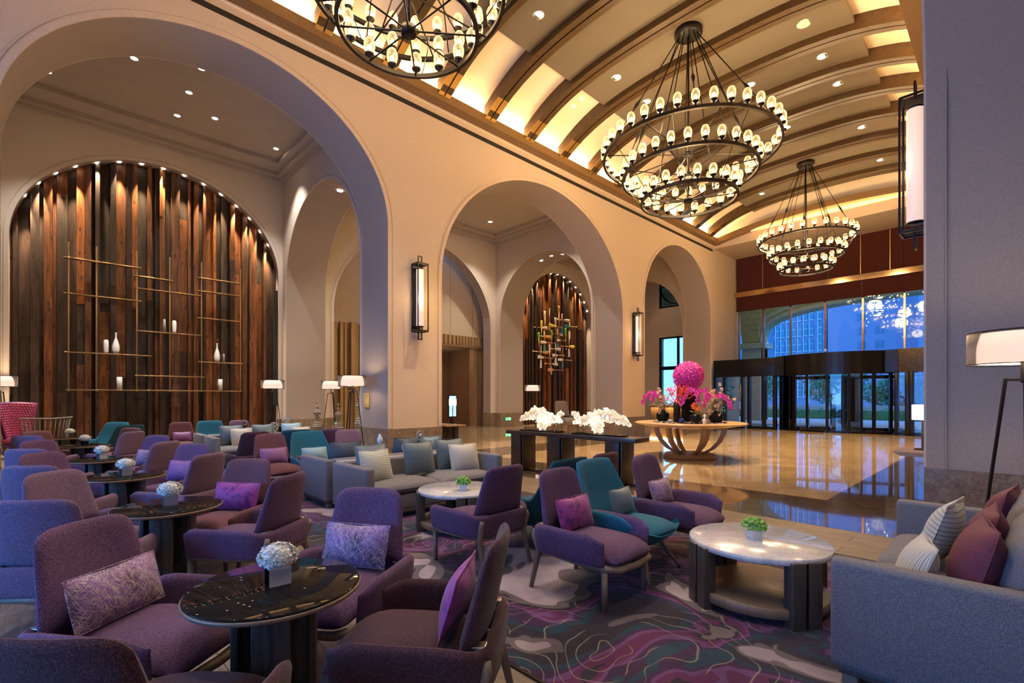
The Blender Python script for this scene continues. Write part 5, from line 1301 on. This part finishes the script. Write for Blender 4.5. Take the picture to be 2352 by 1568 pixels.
vessel('capsule_vase', 1030, 990, pill, 'short white rounded vase on the middle shelf right of the grey one')
vessel('bottle_vase', 1283, 1160, bot, 'tall white bottle vase on the right shelf')
vessel('cone_vase', 1323, 1160, [(0, 0), (.045, 0), (.025, .28), (0, .30)], 'small grey tapering vase beside the right bottle vase', M_greyc)
vessel('cylinder_vase', 706, 1316, cyl, 'white cylinder vase at the left of the bottom shelf')
vessel('cylinder_vase', 1302, 1316, cyl, 'white cylinder vase at the right of the bottom shelf')

# ------------------------------------------------------------------ painted paddles on the far timber wall
XPd = -18.36
def Q(cx_, cy_): return onX(XPd, 1200+cx_/7.125, 640+cy_/7.125)
pc_ = {'w': (.70,.66,.58), 'y': (.72,.50,.06), 'g': (.10,.42,.04), 'b': (.02,.20,.38), 't': (.02,.30,.34), 'o': (.62,.32,.12), 'c': (.55,.50,.38)}
pm_ = {k: plain('paddle_paint_'+{'w':'white','y':'yellow','g':'green','b':'blue','t':'teal','o':'orange','c':'cream'}[k], c, .5) for k, c in pc_.items()}
cn_ = {'w':'white','y':'yellow','g':'green','b':'blue','t':'teal','o':'orange','c':'cream'}
M_shaft = wood('paddle_shaft_wood', (.42,.24,.12), (.55,.33,.17), .5)
# blade end x,y then handle end x,y in the zoomed picture
PD = [(380,530,390,895,'w'),(450,840,450,490,'o'),(592,450,592,960,'y'),(330,685,330,1020,'y'),(545,640,555,960,'w'),(642,905,642,580,'b'),(787,980,787,680,'w'),(710,810,718,1150,'g'),(262,885,270,1250,'g'),(494,840,500,1230,'g'),
      (368,1220,360,860,'t'),(440,1075,443,1440,'w'),(596,1180,592,820,'b'),(770,1275,770,930,'w'),(540,1410,537,1050,'w'),(675,1470,675,1125,'b'),(308,1455,312,1090,'w'),(765,690,565,665,'c'),(430,805,195,785,'c'),(470,955,285,935,'o'),
      (295,1040,540,1055,'c'),(865,1115,650,1098,'y'),(425,1205,180,1185,'o'),(250,1280,490,1300,'w'),(600,1320,820,1335,'w'),(585,1400,375,1388,'w'),(415,1487,650,1497,'o'),(695,915,520,900,'w'),(630,1155,470,1145,'c'),(690,770,880,792,'t'),(560,1000,715,1010,'w'),(500,1250,690,1255,'w'),(440,760,640,800,'y'),(485,1560,485,1300,'w')]
cols_ = {}
for i, (bx_, by_, hx_, hy_, ck) in enumerate(PD):
    a, b_ = Vector(Q(bx_, by_)), Vector(Q(hx_, hy_)); L_ = (b_-a).length; d = (b_-a).normalized(); vert = abs(d.z) > .5
    cols_[ck] = cols_.get(ck, 0)+1
    o = empty('paddle', a+Vector((.05*(i % 3)-.08, 0, 0)))
    ax = Vector((1, 0, 0)); ay = d.cross(ax).normalized(); o.rotation_euler = Matrix((ax, ay, d)).transposed().to_euler()
    MB().tube([(0, 0, .28), (0, 0, L_)], .018, M_shaft, 6).build('shaft', o)
    MB().slab(lambda u, v: (0, .085*u*(1-.35*max(0, v)), .22+.24*v), .03, 8, 10, pm_[ck], 4).build('blade', o)
    MB().tube([(0, -.05, L_), (0, .05, L_)], .018, M_shaft, 6).build('grip', o)
    MB().box(*( (-.30, 0, -.015, .015, L_*.5-.015, L_*.5+.015) if True else () ), M_black).build('wall_pin', o)
    hdg = 'upright' if vert else 'level'
    pos = ['topmost', 'near the top', 'upper part', 'middle part', 'lower part', 'near the bottom', 'bottom'][min(6, int((by_-440)/165))] + (' centre' if (bx_, by_) == (585, 1400) else '')
    tag(o, '%s %s paddle on the far timber wall, %s of cluster, %s' % (hdg, cn_[ck], pos, ('left side' if bx_ < 420 else 'middle' if bx_ < 620 else 'right side')), 'paddle', 'paddles on the far timber wall')

# ------------------------------------------------------------------ console with crystal sculptures
cx0, cx1, cy0, cy1 = -7.35, -4.28, 6.90, 7.34
e = empty('console_table', ((cx0+cx1)/2, (cy0+cy1)/2, 0), 0, 'long dark wood console table carrying two crystal sculptures', 'table')
hl, hw = (cx1-cx0)/2, (cy1-cy0)/2
MB().box(-hl, hl, -hw, hw, .745, .82, M_dark, .004).build('table_top', e)
for x0, x1 in ((-hl+.12, -hl+.44), (-.42, -.06), (.92, 1.24)):
    MB().box(x0, x1, -hw+.03, -hw+.09, .04, .745, M_dark, .003).build('leg_panel', e); MB().box(x0, x1, hw-.09, hw-.03, .04, .745, M_dark, .003).build('leg_panel', e)
    MB().box(x1-.04, x1+.02, -hw+.03, hw-.03, 0, .745, M_dark, .003).build('leg_panel', e)
MB().box(-hl+.1, hl-.1, -.04, .04, 0, .05, M_dark).build('foot_rail', e)
rnd = random.Random(21)
from mathutils import noise as mnoise
def sculpture(x, y, L_, flip, lb):
    e = empty('crystal_sculpture', (x, y, .82), 0, lb, 'sculpture')
    MB().box(-.42*L_, .42*L_, -.13, .13, 0, .025, M_blackglass, .003).build('base', e)
    def blob(pts, rads, seed):
        mb = MB(); n = 22; k = len(pts); vs = []; P = [Vector(p) for p in pts]
        m = 44; rings = []
        for i in range(m+1):
            t = i/m*(k-1); j = min(int(t), k-2); f_ = t-j; p = P[j].lerp(P[j+1], f_); r = rads[j]*(1-f_)+rads[j+1]*f_
            tg = (P[j+1]-P[j]).normalized(); a = tg.cross(Vector((0,1,0))).normalized() if abs(tg.y) < .9 else Vector((1,0,0)); b_ = tg.cross(a)
            for q in range(n):
                an = 2*PI*q/n; dv = a*math.cos(an)+b_*math.sin(an)*.8
                pos = p+dv*r; nn = mnoise.noise(pos*20+Vector((seed, 0, 0)))*.75+mnoise.noise(pos*45)*.5
                vs.append(p+dv*r*(1+nn)+tg*r*nn*.6)
        fs = [(i*n+q, i*n+(q+1) % n, (i+1)*n+(q+1) % n, (i+1)*n+q) for i in range(m) for q in range(n)] + [list(range(n))[::-1], [m*n+q for q in range(n)]]
        return mb.add(vs, fs, M_crystal_glow, True)
    s = -1 if flip else 1
    blob([(-.52*L_*s, 0, .20), (-.36*L_*s, .02, .30), (-.12*L_*s, 0, .36), (.10*L_*s, 0, .30), (.34*L_*s, 0, .24), (.46*L_*s, 0, .20)], [.03, .075, .105, .10, .065, .03], 1+x).build('crystal_body', e)
    blob([(.05*L_*s, 0, .32), (.02*L_*s, 0, .16), (.03*L_*s, 0, .04)], [.10, .10, .07], 5+x).build('crystal_foot', e)
    blob([(.36*L_*s, 0, .20), (.40*L_*s, 0, .34), (.48*L_*s, 0, .38)], [.04, .06, .035], 9+x).build('crystal_head', e)
    blob([(.16*L_*s, .05, .28), (.13*L_*s, .06, .12)], [.05, .035], 12+x).build('crystal_drop', e)
    MB().tube([(.30*L_*s, .05, .02), (.30*L_*s, .05, .22)], .006, M_silver, 6).build('support_pin', e)
    return e
sculpture(-6.55, 7.12, 1.15, False, 'lit crystal sculpture on a black base, left one on the long console')
sculpture(-5.15, 7.12, 1.25, True, 'lit crystal sculpture on a black base, right one on the long console')
light('SPOT', 'sculpture_beam', (-6.4, 6.6, 6.2), (1,.86,.7), 260, (.05, .0, 0), .04, spot=.35); light('SPOT', 'sculpture_beam', (-5.1, 6.6, 6.2), (1,.86,.7), 260, (.05, 0, 0), .04, spot=.35)

# ------------------------------------------------------------------ round flower table
TX, TY, TZ = -5.62, 11.55, .88
e = empty('flower_table', (TX, TY, 0), 0, 'large round pale oak table on curved ribs carrying the flower display', 'table')
MB().lathe([(0, TZ-.12), (.85, TZ-.12), (1.28, TZ-.045), (1.34, TZ-.02), (1.30, TZ), (0, TZ)], M_oak, 72).build('table_top', e)
MB().lathe([(0, 0), (.62, 0), (.63, .04), (.63, .05), (.60, .055), (.60, .10), (.58, .11), (0, .11)], M_oakd, 56).build('plinth', e)
for k in range(6):
    a = k*PI/3+.35; Mx = Matrix.Rotation(a, 4, 'Z'); pts = []
    prof = [(.30, .11), (.52, .24), (.68, .42), (.76, .60), (.80, TZ-.11)]
    po = [(x, z) for x, z in prof] + [(x+.12, z+.0) for x, z in prof[::-1]]
    MB().prism([(x-.05, z) for x, z in prof] + [(x+.07, z) for x, z in prof[::-1]], 'y', -.045, .045, M_oakd, Mx).build('curved_rib', e)
mb = MB(); rnd = random.Random(8)
for _ in range(900):
    a = rnd.uniform(0, 2*PI); r = .88*math.sqrt(rnd.random()); s = rnd.uniform(.008, .02); x, y = r*math.cos(a), r*math.sin(a)
    mb.box(x-s, x+s, y-s, y+s, 0, s*.9, rnd.choice((M_black, M_iron, M_white, M_greyc)))
o = mb.build('pebble_bed', kind='stuff'); o.location = (TX, TY, TZ); tag(o, 'ring of black and white pebbles under the flower display', 'pebbles', kind='stuff')
def fl_at(u, v, dy=0): p = onY(TY+dy, u, v); return p
# pink ball
def petals(mb, c, R, n, s, mat, rnd, out=.6):
    for _ in range(n):
        z = rnd.uniform(-1, 1); a = rnd.uniform(0, 2*PI); q = math.sqrt(1-z*z); nn = Vector((q*math.cos(a), q*math.sin(a), z)); p = Vector(c)+Vector((nn.x*R[0], nn.y*R[1], nn.z*R[2]))*rnd.uniform(.93, 1.03)
        t1 = nn.cross(Vector((rnd.gauss(0,1), rnd.gauss(0,1), rnd.gauss(0,1)))).normalized(); t2 = nn.cross(t1); q_ = s*rnd.uniform(.7, 1.2)
        mb.add([p, p+t1*q_*.6-t2*q_*.35+nn*q_*out*.5, p+t1*q_*1.3+nn*q_*out, p+t1*q_*.6+t2*q_*.35+nn*q_*out*.5], [(0,1,2,3)], mat)
    return mb
cx_, cz_ = -5.72, 2.03
e = empty('petal_ball', (cx_, TY+.15, TZ), 0, 'large magenta ball of orchid petals on a tall black vase', 'flower arrangement')
mb = MB(); petals(mb, (0, 0, cz_-TZ), (.36, .36, .36), 2600, .045, M_pink, random.Random(1), .5); mb.lathe([(0, -.34), (.2, -.28), (.34, 0), (.2, .28), (0, .34)], M_pink, 20, c=(0, 0, cz_-TZ)); mb.build('petals', e, kind='stuff')
MB().lathe([(0, 0), (.20, 0), (.17, .3), (.24, .62), (.22, .84), (0, .84)], M_blackglass, 32).build('vase', e)
# coral branches in a black cylinder
p = fl_at(1555, 895, -.45)
e = empty('coral_vase', (p[0], TY-.45, TZ), 0, 'red branching coral in a tall slim black vase before the petal ball', 'flower arrangement')
MB().lathe([(0, 0), (.085, 0), (.085, .50), (.075, .50), (.075, .4), (0, .4)], M_blackglass, 28).build('vase', e)
mb = MB(); rnd = random.Random(6)
def branch(p, d, L_, r, lv):
    q = p+d*L_; mb.tube([p, p.lerp(q, .5)+Vector((rnd.gauss(0, .008), rnd.gauss(0, .008), 0)), q], [r, r*.85, r*.7], M_coral, 4)
    if lv: 
        for _ in range(rnd.choice((2, 3))): branch(q, (d+Vector((rnd.gauss(0,.5), rnd.gauss(0,.4), rnd.gauss(0,.35)))).normalized(), L_*.72, r*.7, lv-1)
for k in range(11): branch(Vector((rnd.gauss(0,.03), rnd.gauss(0,.03), .45)), Vector((rnd.gauss(0,.8), rnd.gauss(0,.4), rnd.uniform(.35, 1.1))).normalized(), .20, .013, 3)
mb.build('coral', e)
def blooms(mb, c, r, n, s, mat, rnd):
    for _ in range(n):
        p = Vector(c)+Vector((rnd.gauss(0, r[0]), rnd.gauss(0, r[1]), rnd.gauss(0, r[2])))
        for k in range(5):
            a = k*2*PI/5+rnd.random(); t = Vector((math.cos(a), rnd.gauss(0,.3), math.sin(a))).normalized(); b_ = Vector((-math.sin(a), -.2, math.cos(a)))
            mb.add([p, p+t*s*.6+b_*s*.4, p+t*s*1.1+Vector((0,-s*.3,0)), p+t*s*.6-b_*s*.4], [(0,1,2,3)], mat)
def orchid_cascade(x, y, pts, lb, seed):
    rnd = random.Random(seed); e = empty('orchid_spray', (x, y, TZ), 0, lb, 'flower arrangement'); mb = MB()
    for path in pts:
        P = [Vector(q) for q in path]; MB().tube(P, .006, M_leaf, 4).build('stem', e)
        for i in range(len(P)-1):
            for t in (.1, .35, .6, .85): q = P[i].lerp(P[i+1], t); blooms(mb, q, (.025, .03, .025), 3 if i > 0 else 0, .042, M_pink, rnd)
    mb.build('blossoms', e, kind='stuff'); return e
def foliage_vase(x, y, lb, seed, side, h=.62):
    rnd = random.Random(seed); e = empty('flower_vase', (x, y, TZ), 0, lb, 'flower arrangement')
    MB().lathe([(0, 0), (.10, 0), (.17, .08), (.16, .2), (.09, .28), (0, .28)], M_blackglass, 26).build('vase', e)
    st = MB()
    for k in range(26): st.tube([(0, 0, .2), (rnd.gauss(0, .08), rnd.gauss(0, .08), .45), (rnd.gauss(side*.08, .2), rnd.gauss(0, .12), rnd.uniform(h*.7, h*1.35))], [.006, .004, .002], M_oakd, 4)
    st.build('twigs', e)
    mb = MB(); blooms(mb, (0, 0, h), (.15, .10, .13), 22, .05, M_peach, rnd); blooms(mb, (side*.02, -.1, h*.5), (.08, .06, .10), 12, .04, M_peach, rnd); mb.build('blossoms', e, kind='stuff')
    lf = MB()
    for _ in range(170): 
        p = Vector((rnd.gauss(0, .14), rnd.gauss(0, .10), rnd.uniform(.22, h*1.2))); d = Vector((rnd.gauss(0,1), rnd.gauss(0,1), rnd.gauss(0,1))).normalized(); b_ = d.cross(Vector((0,0,1))).normalized()*.012
        lf.add([p-d*.035, p+b_, p+d*.035, p-b_], [(0,1,2,3)], M_leaf)
    lf.build('leaves', e, kind='stuff'); return e
pl = fl_at(1522, 960, -.1); pr = fl_at(1645, 960, .1)
foliage_vase(pl[0], TY-.1, 'peach blossoms and twigs in a black vase, left on the flower table', 31, -1)
foliage_vase(pr[0], TY+.1, 'peach blossoms and bare twigs in a black vase, right on the flower table', 32, 1)
orchid_cascade(pl[0]-.02, TY-.25, [[(0,0,.3), (-.08,0,.72), (-.25,0,.74), (-.42,0,.58), (-.46,0,.45)], [(0,0,.3), (-.02,0,.65), (-.14,0,.68), (-.22,0,.50)]], 'arching magenta orchids at the far left of the flower table', 41)
pm2 = fl_at(1602, 960, -.5)
orchid_cascade(pm2[0], TY-.5, [[(0,0,.25), (-.02,0,.78), (-.18,0,.80), (-.34,0,.60), (-.38,0,.44)], [(0,0,.25), (.03,0,.80), (.18,0,.78), (.28,0,.62)], [(0,0,.25), (0,0,.72), (.03,-.05,.70), (.05,-.05,.5)]], 'arching magenta orchids in front of the petal ball', 42)
orchid_cascade(pr[0], TY-.12, [[(0,0,.3), (-.05,0,.62), (-.16,0,.58), (-.2,0,.40)], [(0,0,.3), (.08,0,.68), (.26,0,.66), (.40,0,.50), (.44,0,.38)]], 'arching magenta orchids at the far right of the flower table', 43)
e = empty('woven_bowl', (pm2[0]+.02, TY-.62, TZ), 0, 'dark woven bowl with green leaves and an orange flower on the flower table', 'flower arrangement')
mb = MB()
for k in range(26):
    rnd = random.Random(k); Mx = Matrix.Rotation(rnd.uniform(-.6, .6), 4, 'X') @ Matrix.Rotation(rnd.uniform(-.6, .6), 4, 'Y'); mb.ring((0,0,0), .135*math.cos(rnd.uniform(-.9,.9)), .006, M_black, 24, 4, M=Matrix.Translation((0,0,.14)) @ Mx)
mb.lathe([(0, .02), (.09, .04), (.12, .12), (.09, .22), (0, .22)], M_black, 20); mb.build('bowl', e)
for k in range(7):
    a = k*.9; L_ = .20; d = Vector((math.cos(a), math.sin(a)*.6, .35)); b_ = Vector((-math.sin(a), math.cos(a), 0))*.045; p = Vector((0,0,.24))
    MB().add([p, p+d*L_*.5+b_, p+d*L_, p+d*L_*.5-b_], [(0,1,2,3)], M_leaf).build('leaf', e)
M_orange = plain('orange_petal', (.85,.16,.04), .5)
mb = MB(); blooms(mb, (0, -.02, .36), (.05, .03, .05), 12, .05, M_orange, random.Random(3)); mb.build('blossoms', e, kind='stuff')
M_cobalt = plain('cobalt_glass', (.01,.03,.25), .08)
o = MB().lathe([(0, 0), (.03, 0), (.06, .03), (.065, .06), (.05, .10), (.02, .12), (0, .12)], M_cobalt, 20).build('glass_ball'); o.location = (pm2[0]-.27, TY-.75, TZ+.01); tag(o, 'small cobalt blue glass ball on the pebbles of the flower table', 'ornament')
e = empty('scent_bottle', (pm2[0]+.27, TY-.72, TZ+.01), 0, 'small square scent bottle with round glass stopper on the flower table', 'bottle')
MB().box(-.035, .035, -.03, .03, 0, .12, M_white, .005).build('bottle_body', e); MB().lathe([(0, .12), (.01, .12), (.01, .15), (.03, .17), (.035, .195), (.02, .22), (0, .225)], M_crystal_glow, 14).build('stopper', e)
light('SPOT', 'flower_beam', (TX-.2, TY-1.2, 6.0), (1,.86,.72), 420, (.22, 0, 0), .05, spot=.75)

# ------------------------------------------------------------------ stacked wooden finials in the side archway
def finial(x, y, H_, R_, lb, seed):
    rnd = random.Random(seed); e = empty('stacked_finial', (x, y, 0), 0, lb, 'sculpture'); prof = [(0, 0)]; z = 0
    M_st = M_greywood
    segs = [(1.0, .10), (.86, .05), (1.0, .06), (.82, .05), (.98, .06), (.75, .08), (.95, .05), (1.0, .05), (.80, .05), (.60, .06), (.34, .10), (.42, .05), (.30, .06), (.72, .05), (.80, .04), (.55, .05), (.25, .08), (.30, .04), (.14, .10), (.20, .03), (.10, .05)]
    tot = sum(s[1] for s in segs)
    for r, h in segs:
        h2 = h/tot*H_; prof += [(R_*r*.86, z), (R_*r, z+h2*.35), (R_*r, z+h2*.7), (R_*r*.84, z+h2)]; z += h2
    prof.append((0, z)); MB().lathe(prof, M_st, 24).build('turned_stack', e)
    MB().lathe([(0, -.0), (R_*1.15, 0), (R_*1.15, .05), (0, .05)], M_st, 24).build('foot', e); return e
finial(-16.0, 6.45, 1.42, .18, 'weathered turned wood stacked finial, left one in the side archway', 1)
finial(-15.5, 6.95, 1.32, .20, 'weathered turned wood stacked finial, middle one by the green exit sign', 2)
finial(-14.9, 7.42, 1.72, .19, 'tallest weathered stacked finial, behind the pier lamp legs', 3)

# ------------------------------------------------------------------ exit signs (running figure and arrow)
def exit_sign(p, lb):
    e = empty('exit_sign', p, 0, lb, 'sign')     # faces +x
    MB().box(-.02, 0, -.19, .19, -.075, .075, M_exit, .004).build('green_panel', e)
    g = MB(); x0, x1 = .001, .003
    # arrow on the left, door with running figure on the right
    g.prism([(-.16, 0), (-.11, .035), (-.11, .012), (-.05, .012), (-.05, -.012), (-.11, -.012), (-.11, -.035)], 'x', x0, x1, M_exitw)
    for a in ((.03, .15, .05, .062), (.03, .042, -.06, .05), (.138, .15, -.06, .05)): g.box(x0, x1, a[0], a[1], a[2], a[3], M_exitw)
    g.prism([(.088+.012*math.cos(t*PI/4), .034+.012*math.sin(t*PI/4)) for t in range(8)], 'x', x0, x1, M_exitw)
    for q in ([(.085, .02), (.075, -.015)], [(.075, -.015), (.098, -.03), (.09, -.055)], [(.075, -.015), (.06, -.035), (.045, -.035)], [(.085, .015), (.105, .005), (.115, .015)], [(.085, .015), (.066, .012), (.058, -.002)]):
        for a, b_ in zip(q[:-1], q[1:]): g.tube([(.002, *a), (.002, *b_)], .0055, M_exitw, 4)
    g.build('pictogram', e); return e
exit_sign((XN+.34, 8.30, .42), 'green exit sign with arrow on the oak slats behind the stacked finial')
exit_sign((-17.83, 16.9, .40), 'green exit sign with arrow on the brown marble base left of the paddle wall')
# little framed notice on the bluish jamb
e = empty('wall_notice', (-11.75, 6.02, 1.42), 0, 'small golden framed notice on the bluish arch jamb beside the pier lamp', 'sign')
M_note = noisy('gilded_notice', (.55,.36,.12), (.70,.50,.20), 14, .4, bstr=0)
MB().box(-.14, .14, -.0, .018, -.19, .19, M_note, .004).build('plate', e)
ln = MB(); [ln.box(-.10, .10-.03*(k % 2), -.003, 0, .13-.035*k-.004, .13-.035*k+.004, M_oakd) for k in range(3)]; [ln.box(-.10, .02, -.003, 0, -.12-.03*k-.003, -.12-.03*k+.003, M_oakd) for k in range(2)]; ln.build('engraved_lines', e)

# ------------------------------------------------------------------ desk, display and seats in the far bays
e = empty('side_counter', (-11.45, 8.25, 0), 0, 'small dark counter with a thin wooden top beside the second arch pier', 'counter')
MB().box(-.9, .35, -.30, .30, 0, .66, M_dark, .01).build('body', e); MB().box(-.95, .62, -.36, .36, .68, .72, M_oakd, .01).build('top', e); MB().box(.50, .56, -.03, .03, 0, .68, M_black).build('post', e)
p = (-12.3, 9.45)
e = empty('desk_lamp', (-11.05, 8.30, .72), 0, 'small glowing cylinder lamp on a thin stem standing on the side counter', 'lamp')
MB().tube([(0,0,0), (0,0,.62)], .012, M_black, 6).build('stem', e); MB().lathe([(0,0), (.12,0), (.12,.015), (0,.015)], M_silver, 20).build('foot', e)
MB().lathe([(.10, .55), (.105, .55), (.105, .73), (.10, .73), (.10, .55)], M_shade, 20).build('shade', e)
e = empty('info_screen', (-18.9, 14.17, .52), 0, 'upright glowing blue information screen in the far doorway', 'screen')
MB().box(-.03, .03, -.24, .24, 0, 1.1, M_black, .01).build('casing', e)
MB().box(.03, .034, -.20, .20, .06, 1.04, M_screen).build('display', e)
sp_ = MB(); [sp_.box(.035, .037, -.15, .15, z, z+.012, M_blackframe) for z in (.30, .36, .42, .55, .61, .80)]; sp_.build('screen_lines', e)
MB().box(-.03, .03, -.06, .06, -.52, 0, M_black).build('stand', e)
e = empty('woven_basket_stool', (-14.35, 17.1-1.6, 0), 0, 'slatted wood basket stool seen behind the left crystal sculpture', 'stool')
for k in range(22): a = 2*PI*k/22; MB().tube([(.26*math.cos(a), .26*math.sin(a), 0), (.14*math.cos(a+.2), .14*math.sin(a+.2), .3), (.30*math.cos(a), .30*math.sin(a), .78)], .012, M_oak, 4).build('slat', e)
MB().lathe([(0, .76), (.30, .76), (.32, .80), (0, .80)], M_plum, 24).build('seat', e)
e = make_armchair(fabric('grey_felt', (.20,.17,.16), (.13,.11,.10), (.30,.26,.24)), name='grey_armchair'); e.location = (-12.6, 15.2, 0); e.rotation_euler = (0,0,-.3); e.scale = (1.25,1.25,1.5); tag(e, 'tall grey armchair half hidden behind the right crystal sculpture', 'armchair')
e = make_armchair(M_sofa, name='grey_armchair'); e.location = (-14.3, 8.1, 0); e.rotation_euler = (0,0,-1.2); e.scale = (1.1,1.1,1.15); tag(e, 'grey armchair with cream back in the side archway behind the pier lamp', 'armchair')
e = empty('counter_glow', (-13.9, 26.6, 0), 0, 'low oak counter lit from beneath its top, seen through the third arch', 'counter')
MB().box(-1.4, 1.5, -.2, .2, 0, 1.0, M_slat, .01).build('body', e); MB().box(-1.45, 1.55, -.32, .22, 1.0, 1.06, M_white, .01).build('top', e)
light('AREA', 'counter_strip', (-13.9, 26.3, .97), WARM, 40, (-.5, 0, 0), 2.8, .05)
e = empty('stone_side_table', (-4.62, 5.55, 0), 0, 'small round white-topped basket side table behind the mid room sofa arm', 'side table')
for k in range(24): a = 2*PI*k/24; MB().tube([(.13*math.cos(a), .13*math.sin(a), 0), (.19*math.cos(a+.1), .19*math.sin(a+.1), .40)], .007, M_oak, 4).build('slat', e)
MB().lathe([(0, .40), (.22, .40), (.23, .42), (.22, .435), (0, .435)], M_whitemarble, 32).build('top', e)
e = empty('low_wood_table', (-.62+.35, 9.9, 0), 0, 'thin wooden table edge jutting past the near right pier', 'table')
MB().prism([(-1.05, .66), (-.95, .60), (.5, .60), (.5, .66)], 'y', -.45, .45, M_oak).build('top', e); MB().box(-.2, .0, -.3, .3, 0, .60, M_dark, .01).build('leg', e)
e = empty('table_lamp', (-1.02, 10.1, .66), 0, 'glowing cylinder table lamp cut off by the near right pier', 'lamp')
MB().lathe([(0, 0), (.11, 0), (.10, .02), (.015, .03), (.015, .50), (0, .50)], M_black, 16).build('base', e); MB().lathe([(.13, .48), (.135, .48), (.135, .72), (.13, .72), (.13, .48)], M_shade, 24).build('shade', e)

# unseen aisle downlights, added to light the lounge from the right
for k, (x, y) in enumerate(((1.9, -2.2), (1.9, -.2), (1.9, 1.8))): downlight((x, y, 9.295), 'unseen added downlight in the side aisle ceiling right of the near sofa, %s one' % ORD[k], None, .10, 230, 1.9, (1,.90,.84))
